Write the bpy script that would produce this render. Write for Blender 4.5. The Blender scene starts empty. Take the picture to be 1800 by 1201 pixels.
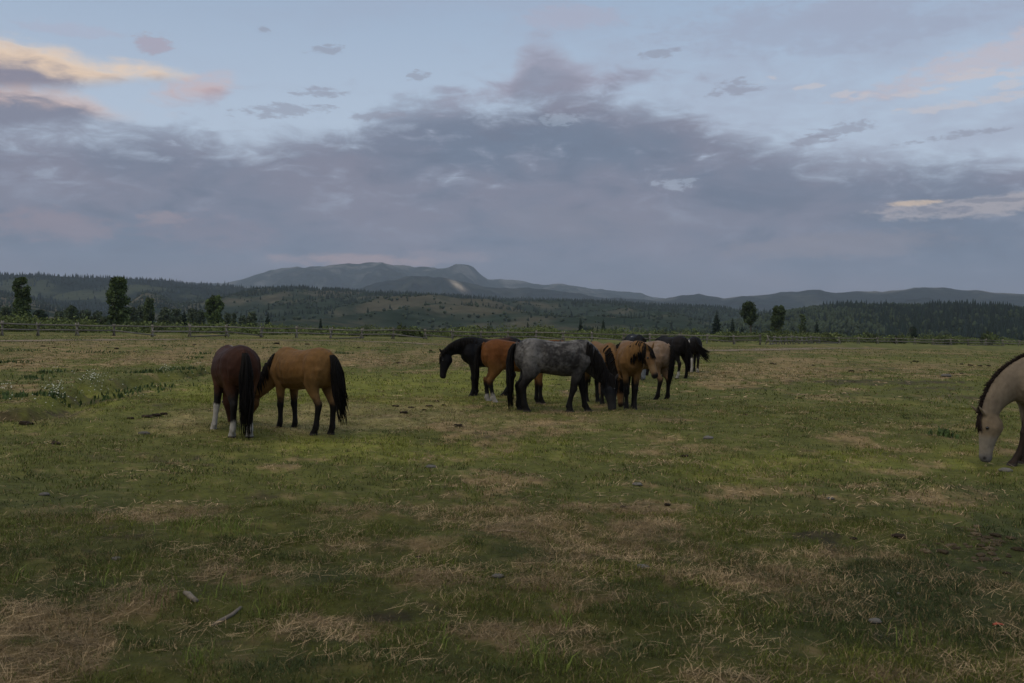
import bpy, math, random
import numpy as np
from mathutils import Matrix, Vector
R = math.radians
rng = np.random.default_rng(7)
random.seed(7)
scene = bpy.context.scene
COL = scene.collection

# ------------------------------------------------------------------ camera
F = 1750.0                       # focal length in photo pixels (1800 x 1201 photo)
CAM = np.array([0.0, 0.0, 1.7])
PITCH, ROLL = math.atan(21 / F), R(1.05)
fwd = np.array([0, math.cos(PITCH), -math.sin(PITCH)])
up0 = np.array([0, math.sin(PITCH), math.cos(PITCH)])
rt0 = np.array([1.0, 0, 0])
rt = math.cos(ROLL) * rt0 + math.sin(ROLL) * up0
up = -math.sin(ROLL) * rt0 + math.cos(ROLL) * up0
cd = bpy.data.cameras.new('camera'); cam = bpy.data.objects.new('camera', cd); COL.objects.link(cam)
cd.lens = 35; cd.sensor_width = 36; cd.clip_start = 0.1; cd.clip_end = 60000
cam.matrix_world = Matrix(((rt[0], up[0], -fwd[0], CAM[0]), (rt[1], up[1], -fwd[1], CAM[1]), (rt[2], up[2], -fwd[2], CAM[2]), (0, 0, 0, 1)))
cd.dof.use_dof = True; cd.dof.focus_distance = 21.0; cd.dof.aperture_fstop = 5.0
scene.camera = cam

def ray(x, y):
    d = fwd + (x - 900) / F * rt + (600.5 - y) / F * up
    return d / np.linalg.norm(d)
def azel(x, y):
    d = ray(x, y)
    return math.atan2(d[0], d[1]), math.asin(d[2])
def proj(P):
    q = P - CAM
    k = np.maximum(q @ fwd, 1e-3)
    return 900 + F * (q @ rt) / k, 600.5 - F * (q @ up) / k

# ------------------------------------------------------------------ render look
scene.view_settings.view_transform = 'Standard'
scene.view_settings.look = 'None'
scene.view_settings.exposure = 0.0
scene.view_settings.gamma = 1.0
scene.view_settings.use_curve_mapping = False
scene.render.engine = 'CYCLES'
cy = scene.cycles
cy.use_denoising = True
cy.max_bounces = 5; cy.diffuse_bounces = 3; cy.glossy_bounces = 2; cy.transmission_bounces = 2
cy.volume_bounces = 0; cy.transparent_max_bounces = 4
cy.sample_clamp_indirect = 4.0

# ------------------------------------------------------------------ sun (already below the clouds: weak, very soft)
SUN_AZ, SUN_EL = R(-128), R(14)
sd = bpy.data.lights.new('sun', 'SUN'); sun = bpy.data.objects.new('sun', sd); COL.objects.link(sun)
sd.energy = 1.42; sd.angle = R(75); sd.color = (1.0, 0.83, 0.58)
SUN_LAMP_EL = R(58)
to_sun = Vector((math.sin(SUN_AZ) * math.cos(SUN_LAMP_EL), math.cos(SUN_AZ) * math.cos(SUN_LAMP_EL), math.sin(SUN_LAMP_EL)))
sun.rotation_euler = (-to_sun).to_track_quat('-Z', 'Y').to_euler()
sun.location = (0, 0, 30)

# ------------------------------------------------------------------ world: Nishita sky with a dusk cloud bank
def srgb(r, g, b):
    f = lambda c: (c / 255) / 12.92 if c < 10 else ((c / 255 + 0.055) / 1.055) ** 2.4
    return (f(r), f(g), f(b))
SKY_STRENGTH = 0.1
world = bpy.data.worlds.new('World'); scene.world = world; world.use_nodes = True
wt = world.node_tree; wt.nodes.clear()
wn, wl = wt.nodes, wt.links
def setin(sock, v):
    if isinstance(v, bpy.types.NodeSocket): wl.new(v, sock)
    else: sock.default_value = v
def M(op, a, b=0.0, c=None):
    n = wn.new('ShaderNodeMath'); n.operation = op
    setin(n.inputs[0], a); setin(n.inputs[1], b)
    if c is not None: setin(n.inputs[2], c)
    return n.outputs[0]
def sstep(v, lo, hi, o0=0.0, o1=1.0):
    n = wn.new('ShaderNodeMapRange'); n.interpolation_type = 'SMOOTHSTEP'
    setin(n.inputs[0], v); n.inputs[1].default_value = lo; n.inputs[2].default_value = hi
    n.inputs[3].default_value = o0; n.inputs[4].default_value = o1
    return n.outputs[0]
def mixc(f, a, b):
    n = wn.new('ShaderNodeMix'); n.data_type = 'RGBA'
    setin(n.inputs[0], f)
    for s, v in ((n.inputs[6], a), (n.inputs[7], b)):
        if isinstance(v, tuple): s.default_value = tuple(c / SKY_STRENGTH for c in v) + (1,)
        else: wl.new(v, s)
    return n.outputs[2]
def wnoise(sx, sy, off, detail, rough, dist=0.0):
    c = wn.new('ShaderNodeCombineXYZ')
    setin(c.inputs[0], M('MULTIPLY', AZ, sx)); setin(c.inputs[1], M('MULTIPLY', EL, sy)); c.inputs[2].default_value = off
    n = wn.new('ShaderNodeTexNoise'); wl.new(c.outputs[0], n.inputs['Vector'])
    n.inputs['Scale'].default_value = 1; n.inputs['Detail'].default_value = detail
    n.inputs['Roughness'].default_value = rough; n.inputs['Distortion'].default_value = dist
    return M('SUBTRACT', n.outputs[0], 0.5)
tc = wn.new('ShaderNodeTexCoord'); sep = wn.new('ShaderNodeSeparateXYZ'); wl.new(tc.outputs['Generated'], sep.inputs[0])
AZ = M('ARCTAN2', sep.outputs[0], sep.outputs[1]); EL = M('ARCSINE', sep.outputs[2])
nA = wnoise(10, 27, 0.0, 9, 0.6, 0.5)
nB = wnoise(4.2, 13, 4.3, 5, 0.5, 0.2)
nC = wnoise(29, 84, 8.1, 7, 0.6, 0.6)
nF = wnoise(85, 230, 2.7, 5, 0.62, 0.3)
nD = M('ADD', M('MULTIPLY', nA, 0.75), M('MULTIPLY', nC, 0.75))
sky = wn.new('ShaderNodeTexSky'); sky.sky_type = 'NISHITA'; sky.sun_disc = False
sky.sun_elevation = SUN_EL; sky.sun_rotation = SUN_AZ; sky.altitude = 2000; sky.dust_density = 0.6; sky.air_density = 1.0; sky.ozone_density = 2.0
tint = wn.new('ShaderNodeMix'); tint.data_type = 'RGBA'; tint.blend_type = 'MULTIPLY'; tint.inputs[0].default_value = 1.0
wl.new(sky.outputs[0], tint.inputs[6]); tint.inputs[7].default_value = (1.42, 1.18, 0.94, 1)
blue = mixc(0.6, tint.outputs[2], srgb(184, 205, 234))
# lighter towards the lower edge of the clear band
blue = mixc(sstep(EL, 0.36, 0.13, 0.0, 0.75), blue, srgb(204, 218, 236))
def ramp_az(pts, lo=-1.0, hi=1.0):
    cr = wn.new('ShaderNodeValToRGB'); e = cr.color_ramp.elements
    cr.color_ramp.interpolation = 'LINEAR'
    pts = sorted(pts)
    while len(e) < len(pts): e.new(0.5)
    for k, (a, v) in enumerate(pts):
        e[k].position = (a - lo) / (hi - lo); e[k].color = (v / 0.5,) * 3 + (1,)
    setin(cr.inputs[0], M('DIVIDE', M('SUBTRACT', AZ, lo), hi - lo))
    return M('MULTIPLY', cr.outputs[0], 0.5)
top_px = [(0, 214), (130, 222), (260, 213), (370, 230), (450, 248), (490, 228), (600, 216), (690, 190), (745, 174), (805, 166), (865, 160), (930, 150), (1000, 146), (1050, 152), (1090, 172), (1130, 168), (1190, 170), (1225, 184), (1260, 212), (1310, 228), (1390, 250), (1480, 268), (1620, 274), (1720, 266), (1800, 270)]
tp = [azel(*p) for p in top_px] + [(-0.99, 0.10), (-0.7, 0.19), (0.7, 0.16), (0.99, 0.08)]
TOP = ramp_az(tp)
edge = M('ADD', M('SUBTRACT', TOP, EL), M('ADD', M('MULTIPLY', nA, 0.085), M('MULTIPLY', nC, 0.045)))
bank = sstep(edge, -0.010, 0.030)
# cloud colour: blue-grey body, mauve drifts, lighter thin places
body = mixc(sstep(M('ADD', nB, M('MULTIPLY', nA, 0.6)), -0.18, 0.2), srgb(112, 125, 147), srgb(134, 134, 152))
body = mixc(M('MULTIPLY', sstep(M('ADD', nA, M('MULTIPLY', nC, 0.9)), 0.0, 0.26, 0.0, 0.55), sstep(EL, 0.05, 0.17, 0.30, 1.0)), body, srgb(160, 168, 188))
body = mixc(sstep(M('ADD', nA, M('MULTIPLY', nD, 0.4)), -0.02, -0.22, 0.0, 0.5), body, srgb(102, 111, 132))
body = mixc(sstep(edge, 0.05, 0.0, 0.0, 0.40), body, srgb(146, 146, 164))
body = mixc(sstep(EL, 0.085, 0.015, 0.0, 0.85), body, srgb(128, 126, 138))
slots = M('MULTIPLY', sstep(M('ADD', M('MULTIPLY', nC, 0.8), M('MULTIPLY', nA, 0.8)), 0.13, 0.27, 0.0, 0.9), sstep(EL, 0.10, 0.18))
body = mixc(slots, body, srgb(184, 198, 216))
col = mixc(bank, blue, body)
def blob(px, py, rx, ry, colour, strength=1.0, kn=1.3, skew=0.0, soft=0.75, noise=None):
    global col
    a0, e0 = azel(px, py); ra, re = rx / F, ry / F
    da = M('SUBTRACT', AZ, a0)
    u = M('DIVIDE', da, ra); v = M('DIVIDE', M('SUBTRACT', M('SUBTRACT', EL, e0), M('MULTIPLY', da, skew)), re)
    q = M('ADD', M('MULTIPLY', u, u), M('MULTIPLY', v, v))
    q = M('ADD', q, M('MULTIPLY', M('ADD', nD, nF) if noise is None else M('ADD', M('MULTIPLY', noise, 1.2), nF), -kn * (3.6 if noise is None else 7.0)))
    m = sstep(q, 1.0, 1.0 - soft, 0.0, strength)
    col = mixc(m, col, colour)
# thin high veil with soft gaps, thicker to the right
col = mixc(M('MULTIPLY', sstep(M('ADD', nB, M('MULTIPLY', nD, 0.5)), -0.12, 0.22, 0.0, 0.55), M('MULTIPLY', sstep(AZ, -0.35, 0.35, 0.25, 1.0), M('SUBTRACT', 1.0, bank))), col, srgb(166, 171, 192))
# high pink cirrus, upper right and upper edge
blob(1790, 85, 270, 36, srgb(206, 194, 200), 0.65, 0.6, 0.24, 1.0)
blob(1400, 50, 330, 50, srgb(162, 171, 194), 0.5, 0.6, 0.0, 1.0)
blob(1000, 30, 120, 22, srgb(179, 177, 196), 0.5, 0.7, 0.0, 1.0)
for p in ((1424, 154, 26, 6), (1478, 166, 24, 6), (1518, 169, 22, 5), (1700, 134, 46, 11), (1790, 128, 30, 8), (1785, 146, 40, 7), (1340, 142, 22, 8), (1572, 196, 18, 4), (1640, 160, 60, 6), (1700, 182, 120, 8)):
    blob(*p, srgb(212, 206, 210), 0.6, 0.55, 0.08, 1.0, nC)
# lone grey wisps in the clear band
for p in ((500, 194, 84, 13), (562, 163, 52, 10), (735, 133, 24, 13), (572, 88, 34, 8), (1485, 228, 58, 12), (1440, 246, 46, 8), (1300, 152, 44, 14), (1150, 95, 40, 9), (455, 53, 18, 8), (1680, 238, 90, 6), (650, 205, 60, 8)):
    blob(*p, srgb(145, 147, 164), 0.55, 0.6, 0.1, 1.0, nC)
blob(268, 77, 38, 20, srgb(169, 164, 179), 0.85, 0.7)
blob(120, 50, 90, 14, srgb(171, 179, 199), 0.6, 0.8)
def curve_cloud(top, bot, c_top, c_bot, depth, strength=1.0, amp=0.03, soft=0.012):
    global col
    t = [azel(*p) for p in top]; b = [azel(*p) for p in bot]
    t = [(-0.99, b[0][1] - 0.05), (-0.72, b[0][1] - 0.03)] + t + [(t[-1][0] + 0.02, t[-1][1] - 0.03), (0.99, t[-1][1] - 0.2)]
    b = [(-0.99, b[0][1])] + b + [(0.99, b[-1][1])]
    wob = M('ADD', M('MULTIPLY', nA, amp), M('MULTIPLY', nC, amp * 0.6))
    dt = M('ADD', M('SUBTRACT', ramp_az(t), EL), wob)
    db = M('ADD', M('SUBTRACT', EL, ramp_az(b)), wob)
    m = M('MULTIPLY', M('MULTIPLY', sstep(dt, -0.002, soft), sstep(db, -0.004, soft)), strength)
    cc = mixc(sstep(M('ADD', dt, M('MULTIPLY', nC, 0.02)), depth * 0.2, depth), c_top, c_bot)
    col = mixc(m, col, cc)
# thin mauve tower and shelf rising above the bank
curve_cloud([(690, 196), (760, 168), (850, 140), (895, 122), (912, 84), (935, 54), (965, 62), (1010, 82), (1060, 110), (1110, 136)], [(690, 200), (800, 210), (900, 205), (1000, 195), (1110, 150)], srgb(166, 162, 180), srgb(136, 140, 160), 0.05, 0.85, 0.05, 0.03)
curve_cloud([(1030, 134), (1085, 114), (1160, 118), (1235, 124), (1268, 138)], [(1030, 170), (1100, 160), (1180, 158), (1240, 150), (1268, 140)], srgb(156, 152, 170), srgb(136, 138, 158), 0.03, 0.9, 0.04, 0.02)
# sunlit cloud group at the left: lens with warm upper edge, pink tuft, lower roll
curve_cloud([(-260, 74), (0, 64), (65, 68), (110, 84), (160, 102), (220, 104), (275, 104), (325, 117), (350, 130)], [(-260, 172), (0, 176), (100, 172), (200, 156), (330, 140), (352, 136)], srgb(252, 222, 190), srgb(142, 138, 154), 0.034, 1.0, 0.030, 0.016)
curve_cloud([(215, 176), (260, 156), (300, 140), (350, 128), (398, 126), (418, 136)], [(215, 180), (260, 188), (320, 196), (385, 184), (418, 142)], srgb(218, 188, 184), srgb(166, 154, 170), 0.040, 0.95, 0.045, 0.022)
curve_cloud([(-260, 132), (0, 138), (90, 142), (150, 154), (190, 172), (240, 184), (310, 196)], [(-260, 250), (0, 248), (120, 236), (230, 218), (310, 206)], srgb(232, 198, 182), srgb(130, 132, 151), 0.026, 0.95, 0.028, 0.02)
blob(268, 77, 38, 18, srgb(181, 177, 196), 0.5, 0.9)
blob(120, 50, 90, 14, srgb(184, 192, 214), 0.5, 0.6)
# pink drift low on the left, peach glows near the skyline, bright gap on the right
blob(80, 395, 150, 30, srgb(156, 139, 149), 0.65, 0.6, 0.0, 1.0)
blob(290, 384, 44, 18, srgb(171, 153, 158), 0.7, 0.6, 0.0, 1.0)
blob(370, 410, 140, 40, srgb(143, 132, 147), 0.5, 0.6, 0.0, 1.0)
blob(640, 458, 170, 14, srgb(184, 158, 158), 0.8, 0.4, 0.0, 1.0)
blob(780, 452, 110, 14, srgb(160, 149, 160), 0.6, 0.5, 0.0, 1.0)
blob(1690, 366, 190, 19, srgb(184, 177, 181), 0.85, 0.55, 0.06, 0.9)
blob(1610, 357, 50, 6, srgb(228, 203, 177), 0.8, 0.4, 0.03, 1.0)
blob(1640, 371, 70, 8, srgb(130, 134, 151), 0.85, 0.5, 0.0, 0.9, nC)
blob(1750, 352, 50, 4, srgb(134, 136, 151), 0.8, 0.5, 0.0, 0.9, nC)
blob(1186, 324, 40, 10, srgb(190, 203, 220), 0.38, 1.0, 0.0, 1.0, nC)
blob(985, 212, 40, 11, srgb(184, 199, 216), 0.32, 1.0, 0.1, 1.0, nC)
blob(1480, 430, 260, 26, srgb(143, 138, 149), 0.6, 0.6, 0.05, 1.0)
blob(1000, 395, 200, 40, srgb(132, 132, 147), 0.5, 0.6, 0.0, 1.0)
bg = wn.new('ShaderNodeBackground'); bg.inputs[1].default_value = SKY_STRENGTH
wl.new(col, bg.inputs[0])
wo = wn.new('ShaderNodeOutputWorld'); wl.new(bg.outputs[0], wo.inputs[0])
world.cycles.sampling_method = 'MANUAL'; world.cycles.sample_map_resolution = 1024

# ------------------------------------------------------------------ numpy noise
_perm = rng.integers(0, 2**31, 4096)
def _h(ix, iy, iz=0):
    k = (ix * 73856093) ^ (iy * 19349663) ^ (np.asarray(iz) * 83492791)
    return _perm[k & 4095] / 2**31
def vnoise(x, y, z=None):
    x = np.asarray(x, float); y = np.asarray(y, float)
    ix = np.floor(x).astype(np.int64); iy = np.floor(y).astype(np.int64)
    fx = x - ix; fy = y - iy
    fx = fx * fx * fx * (fx * (fx * 6 - 15) + 10); fy = fy * fy * fy * (fy * (fy * 6 - 15) + 10)
    def lay(k):
        a = _h(ix, iy, k); b = _h(ix + 1, iy, k); c = _h(ix, iy + 1, k); d = _h(ix + 1, iy + 1, k)
        return (a + (b - a) * fx) * (1 - fy) + (c + (d - c) * fx) * fy
    if z is None: return lay(0) * 2 - 1
    z = np.asarray(z, float); iz = np.floor(z).astype(np.int64); fz = z - iz; fz = fz * fz * (3 - 2 * fz)
    return (lay(iz) * (1 - fz) + lay(iz + 1) * fz) * 2 - 1
def fbm(x, y, oct=4, gain=0.5, seed=0.0):
    s = 0; a = 1; t = 0
    for k in range(oct):
        s = s + a * vnoise(x * 2**k + 17.3 * k + seed, y * 2**k - 9.1 * k + seed * 1.7); t += a; a *= gain
    return s / t * 1.6
def ss(a, b, v):
    t = np.clip((v - a) / (b - a), 0, 1)
    return t * t * (3 - 2 * t)
def lerp(a, b, t): return a + (b - a) * t
def mix3(a, b, t): return a + (np.asarray(b) - a) * t[:, None]

# ------------------------------------------------------------------ mesh helpers
def make_mesh(name, verts, faces_flat, counts, cols=None, smooth=False):
    me = bpy.data.meshes.new(name)
    verts = np.ascontiguousarray(verts, np.float32); faces_flat = np.ascontiguousarray(faces_flat, np.int32)
    counts = np.ascontiguousarray(counts, np.int32)
    me.vertices.add(len(verts)); me.vertices.foreach_set('co', verts.ravel())
    me.loops.add(len(faces_flat)); me.loops.foreach_set('vertex_index', faces_flat)
    me.polygons.add(len(counts))
    st = np.concatenate(([0], np.cumsum(counts)[:-1])).astype(np.int32)
    me.polygons.foreach_set('loop_start', st)
    me.polygons.foreach_set('loop_total', counts)
    me.polygons.foreach_set('use_smooth', np.full(len(counts), smooth))
    me.update(calc_edges=True)
    if cols is not None: set_cols(me, cols)
    return me
def set_cols(me, cols):
    at = me.color_attributes.new('col', 'FLOAT_COLOR', 'POINT')
    c = np.ones((len(cols), 4), np.float32); c[:, :3] = cols
    at.data.foreach_set('color', c.ravel())
class MB:
    """collects lofts, tubes and loose faces and turns them into one mesh"""
    def __init__(s): s.v = []; s.f = []; s.c = []; s.n = 0; s.k = []
    def add(s, verts, faces, col=(1, 1, 1)):
        verts = np.asarray(verts, float)
        s.v.append(verts)
        for f in faces: s.f.append(np.asarray(f) + s.n); s.k.append(len(f))
        col = np.asarray(col, float)
        s.c.append(np.broadcast_to(col, (len(verts), 3)) if col.ndim == 1 else col)
        s.n += len(verts)
    def loft(s, rings, col=(1, 1, 1), cap=True):
        n = len(rings[0]); V = np.concatenate(rings); fs = []
        for i in range(len(rings) - 1):
            for j in range(n):
                a, b = i * n + j, i * n + (j + 1) % n
                fs.append((a, b, b + n, a + n))
        if cap:
            V = np.concatenate([V, [rings[0].mean(0)], [rings[-1].mean(0)]]); c0 = len(V) - 2
            for j in range(n):
                fs.append((c0, (j + 1) % n, j)); b = (len(rings) - 1) * n
                fs.append((c0 + 1, b + j, b + (j + 1) % n))
        s.add(V, fs, col)
    def tube(s, pts, rad, n=6, col=(1, 1, 1)):
        pts = np.asarray(pts, float); rings = []
        a = None
        for i, p in enumerate(pts):
            t = pts[min(i + 1, len(pts) - 1)] - pts[max(i - 1, 0)]; t /= np.linalg.norm(t) + 1e-9
            if a is None: a = np.cross(t, (0.3, 0.2, 0.9) if abs(t[2]) < .9 else (1, 0, 0))
            a = a - t * (a @ t); a /= np.linalg.norm(a); b = np.cross(t, a)
            th = np.arange(n) / n * 2 * math.pi
            rings.append(p + rad[i] * (np.cos(th)[:, None] * a + np.sin(th)[:, None] * b))
        s.loft(rings, col)
    def mesh(s, name, smooth=False):
        return make_mesh(name, np.concatenate(s.v), np.concatenate(s.f), s.k, np.concatenate(s.c), smooth)
def link(name, me, mat=None, parent=None):
    o = bpy.data.objects.new(name, me); COL.objects.link(o)
    if mat is not None and me is not None and not me.materials: me.materials.append(mat)
    if parent is not None: o.parent = parent
    return o
def tag(o, label=None, cat=None, group=None, kind=None):
    if label: o['label'] = label
    if cat: o['category'] = cat
    if group: o['group'] = group
    if kind: o['kind'] = kind
    return o
def empty(name, loc, rz=0.0, s=1.0):
    o = bpy.data.objects.new(name, None); COL.objects.link(o)
    o.location = tuple(loc); o.rotation_euler = (0, 0, rz); o.scale = (s, s, s); o.empty_display_size = 0.2
    return o

# ------------------------------------------------------------------ materials
def mat_attr(name, rough=0.9, spec=0.2, nscale=40.0, namt=0.25, bump=0.0, bscale=80.0, sheen=0.0, nstretch=None):
    m = bpy.data.materials.new(name); m.use_nodes = True
    nt = m.node_tree; b = nt.nodes['Principled BSDF']
    b.inputs['Roughness'].default_value = rough; b.inputs['Specular IOR Level'].default_value = spec
    at = nt.nodes.new('ShaderNodeAttribute'); at.attribute_name = 'col'
    tcn = nt.nodes.new('ShaderNodeTexCoord'); src = tcn.outputs['Object']
    if nstretch:
        mp = nt.nodes.new('ShaderNodeMapping'); mp.inputs['Scale'].default_value = nstretch
        nt.links.new(src, mp.inputs[0]); src = mp.outputs[0]
    nz = nt.nodes.new('ShaderNodeTexNoise'); nz.inputs['Scale'].default_value = nscale; nz.inputs['Detail'].default_value = 5
    nz.inputs['Roughness'].default_value = 0.65
    nt.links.new(src, nz.inputs['Vector'])
    mr = nt.nodes.new('ShaderNodeMapRange'); nt.links.new(nz.outputs[0], mr.inputs[0])
    mr.inputs[1].default_value = 0.25; mr.inputs[2].default_value = 0.75
    mr.inputs[3].default_value = 1 - namt; mr.inputs[4].default_value = 1 + namt
    mx = nt.nodes.new('ShaderNodeMix'); mx.data_type = 'RGBA'; mx.blend_type = 'MULTIPLY'; mx.inputs[0].default_value = 1
    nt.links.new(at.outputs[0], mx.inputs[6]); nt.links.new(mr.outputs[0], mx.inputs[7])
    nt.links.new(mx.outputs[2], b.inputs['Base Color'])
    if sheen: b.inputs['Sheen Weight'].default_value = sheen
    if bump:
        n2 = nt.nodes.new('ShaderNodeTexNoise'); n2.inputs['Scale'].default_value = bscale; n2.inputs['Detail'].default_value = 4
        nt.links.new(src, n2.inputs['Vector'])
        bp = nt.nodes.new('ShaderNodeBump'); bp.inputs['Strength'].default_value = 1.0; bp.inputs['Distance'].default_value = bump
        nt.links.new(n2.outputs[0], bp.inputs['Height']); nt.links.new(bp.outputs[0], b.inputs['Normal'])
    return m
m_ground = mat_attr('pasture ground', 0.95, 0.1, 9.0, 0.38, 0.02, 24.0)
m_blade = mat_attr('grass blades', 0.75, 0.2, 3.0, 0.12)
m_straw = mat_attr('dry grass', 0.85, 0.15, 5.0, 0.15)
m_coat = mat_attr('horse coat', 0.66, 0.09, 14.0, 0.22, 0.022, 7.0, nstretch=(1, 1, .6))
m_hair = mat_attr('horse hair', 0.65, 0.06, 30.0, 0.25)
m_eye = mat_attr('horse eye', 0.08, 0.6, 5.0, 0.05)
m_wood = mat_attr('weathered fence log', 0.9, 0.15, 3.0, 0.3, 0.01, 20.0)
m_leaf = mat_attr('leaves', 0.75, 0.2, 0.6, 0.2)
m_bark = mat_attr('bark', 0.95, 0.1, 4.0, 0.3, 0.02, 9.0)
m_hill = mat_attr('hillside', 1.0, 0.0, 0.03, 0.4, 6.0, 0.02)
m_mount = mat_attr('mountain rock and forest', 1.0, 0.0, 0.009, 0.55, 90.0, 0.005)
m_stone = mat_attr('field stone', 0.85, 0.25, 14.0, 0.25, 0.008, 40.0)
m_dung = mat_attr('dung', 0.95, 0.1, 20.0, 0.35, 0.015, 30.0)
m_flower = mat_attr('white flowers', 0.8, 0.1, 5.0, 0.05)
m_scrap = mat_attr('orange scrap', 0.6, 0.3, 20.0, 0.1)
m_path = mat_attr('dirt path', 0.95, 0.1, 0.8, 0.25)

# ------------------------------------------------------------------ terrain
def plane_hit(x, y, z=0.06):
    d = ray(x, y); t = (z - CAM[2]) / d[2]
    return CAM + d * t
DITCH = np.array([plane_hit(*p)[:2] for p in ((-260, 742), (-40, 731), (80, 727), (140, 700), (185, 680), (260, 669), (370, 652), (480, 645), (600, 640))])
def ditch_dist(x, y):
    best = np.full(np.shape(x), 1e9); side = np.zeros(np.shape(x))
    for a, b in zip(DITCH[:-1], DITCH[1:]):
        ab = b - a; L2 = ab @ ab
        t = np.clip(((x - a[0]) * ab[0] + (y - a[1]) * ab[1]) / L2, 0, 1)
        dx, dy = x - a[0] - t * ab[0], y - a[1] - t * ab[1]
        d = np.hypot(dx, dy); cr = np.where(ab[0] * dy - ab[1] * dx > 0, 1, -1)
        m = d < best; best = np.where(m, d, best); side = np.where(m, cr, side)
    return best, side
def T(x, y, fine=True):
    x = np.asarray(x, float); y = np.asarray(y, float)
    r = np.hypot(x, y)
    z = -0.03 + 0.13 * ss(13.5, 20.5, y) + 0.06 * fbm(x / 11, y / 11, 3) * ss(3, 9, r) * (1 - ss(150, 400, r) * .5)
    if fine:
        z = z + 0.035 * fbm(x / 0.9, y / 0.9, 3, seed=3.3) * (1 - ss(25, 70, r)) + 0.014 * fbm(x / 0.22, y / 0.22, 2, seed=9.1) * (1 - ss(8, 25, r))
    d, s = ditch_dist(x, y)
    d = d + 0.25 * fbm(x / 1.3, y / 1.3, 2, seed=5)
    w = np.where(s > 0, 0.5, 1.1)           # steep far bank, gentle near bank
    z = z - 0.20 * (1 - ss(0.12, 1.0, d / w)) + 0.05 * (s > 0) * (1 - ss(0.3, 2.0, d)) * ss(0.1, 0.5, d)
    return z
def hit(x, y):
    z = 0.08
    for k in range(6):
        p = plane_hit(x, y, z); z = float(T(p[0], p[1], False))
    return np.array([p[0], p[1], float(T(p[0], p[1]))])

# pasture patches, the last list partly painted lens vignetting: (photo x, y, radius x, radius y, strength)
DRY = [(60, 1150, 150, 70, 1), (10, 1085, 60, 22, .8), (430, 1010, 110, 28, .9), (240, 1060, 90, 26, .7), (560, 1105, 120, 26, .8), (330, 900, 110, 18, .6), (150, 905, 110, 12, .5),
       (1080, 940, 110, 26, .9), (1080, 893, 130, 11, .95), (1180, 1000, 130, 30, .6), (830, 843, 36, 9, 1), (495, 823, 40, 6, 1), (310, 815, 22, 4, .9), (880, 1110, 200, 22, .7), (980, 1140, 130, 20, .8),
       (1640, 876, 100, 20, 1), (1500, 880, 120, 14, .6), (1400, 975, 120, 14, .8), (1330, 862, 120, 9, .7), (1290, 870, 90, 8, .6), (700, 960, 120, 16, .5), (860, 915, 120, 12, .5),
       (1560, 1110, 60, 30, .6), (1270, 1190, 150, 16, .8), (1720, 1110, 110, 14, .4), (1330, 655, 130, 14, .8), (1390, 636, 75, 7, 1), (1300, 675, 90, 8, .8), (1485, 686, 40, 4, .9), (1395, 668, 20, 3, .9),
       (1640, 642, 160, 9, .5), (1700, 800, 40, 8, .7), (1500, 775, 60, 5, .7), (1420, 815, 90, 6, .7), (1190, 790, 90, 10, .5), (1120, 770, 70, 9, .5),
       (350, 628, 420, 15, .85), (80, 640, 180, 9, .8), (640, 632, 150, 16, .8), (740, 622, 60, 10, .6), (330, 605, 420, 7, .6), (1560, 618, 300, 6, .45), (1120, 850, 40, 8, .8), (640, 900, 90, 10, .4), (1640, 750, 150, 5, .4), (1450, 700, 200, 5, .35)]
HAY = [(620, 735, 420, 22, .8), (800, 745, 260, 16, .7), (330, 745, 160, 18, .6), (1050, 735, 160, 10, .4), (560, 750, 120, 14, .5)]
LUSH = [(560, 690, 160, 26, .9), (700, 700, 200, 22, .7), (900, 700, 120, 20, .6), (760, 790, 260, 26, .8), (330, 690, 120, 20, .7), (620, 775, 90, 18, .6), (880, 800, 160, 14, .7), (1540, 810, 200, 22, .7), (1350, 830, 200, 18, .6), (150, 700, 160, 16, .6), (1240, 835, 120, 18, .5), (150, 715, 140, 16, .4), (380, 935, 90, 10, .6), (780, 670, 200, 14, .7), (1180, 640, 80, 14, .3)]
SOIL = [(1440, 945, 60, 14, 1), (1480, 962, 40, 7, .8), (1420, 915, 80, 7, .7), (700, 1085, 90, 14, .9), (760, 1065, 30, 16, .7), (900, 785, 40, 7, .9), (200, 935, 140, 14, .6), (260, 965, 90, 8, .5), (1560, 672, 170, 4, .9), (1660, 683, 90, 4, .7), (1420, 678, 60, 4, .5), (1560, 860, 80, 6, .6), (1650, 960, 120, 26, .3), (240, 732, 60, 7, .9), (180, 740, 70, 5, .6), (640, 970, 110, 12, .4), (40, 727, 70, 8, .9), (480, 895, 50, 10, .5), (440, 1130, 110, 12, .4)]
DEEP_VIGNETTE = [(1560, 1060, 330, 80, 1), (1750, 1000, 160, 90, .9), (1300, 1090, 160, 50, .7), (1180, 960, 60, 30, .4), (130, 1040, 90, 26, .6), (560, 1010, 70, 16, .5), (1150, 1150, 120, 26, .7), (450, 1170, 150, 22, .5), (1740, 870, 90, 20, .5), (90, 870, 130, 40, .5), (920, 985, 120, 24, .5)]  # deep green grass, with lens vignetting painted in towards the lower right
def blobs(lst, px, py, wob):
    m = np.zeros_like(px)
    for (x, y, rx, ry, s) in lst:
        q = ((px - x) / rx) ** 2 + ((py - y) / ry) ** 2
        m = np.maximum(m, s * (1 - ss(0.15, 1.5, q + wob)))
    return m
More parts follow.
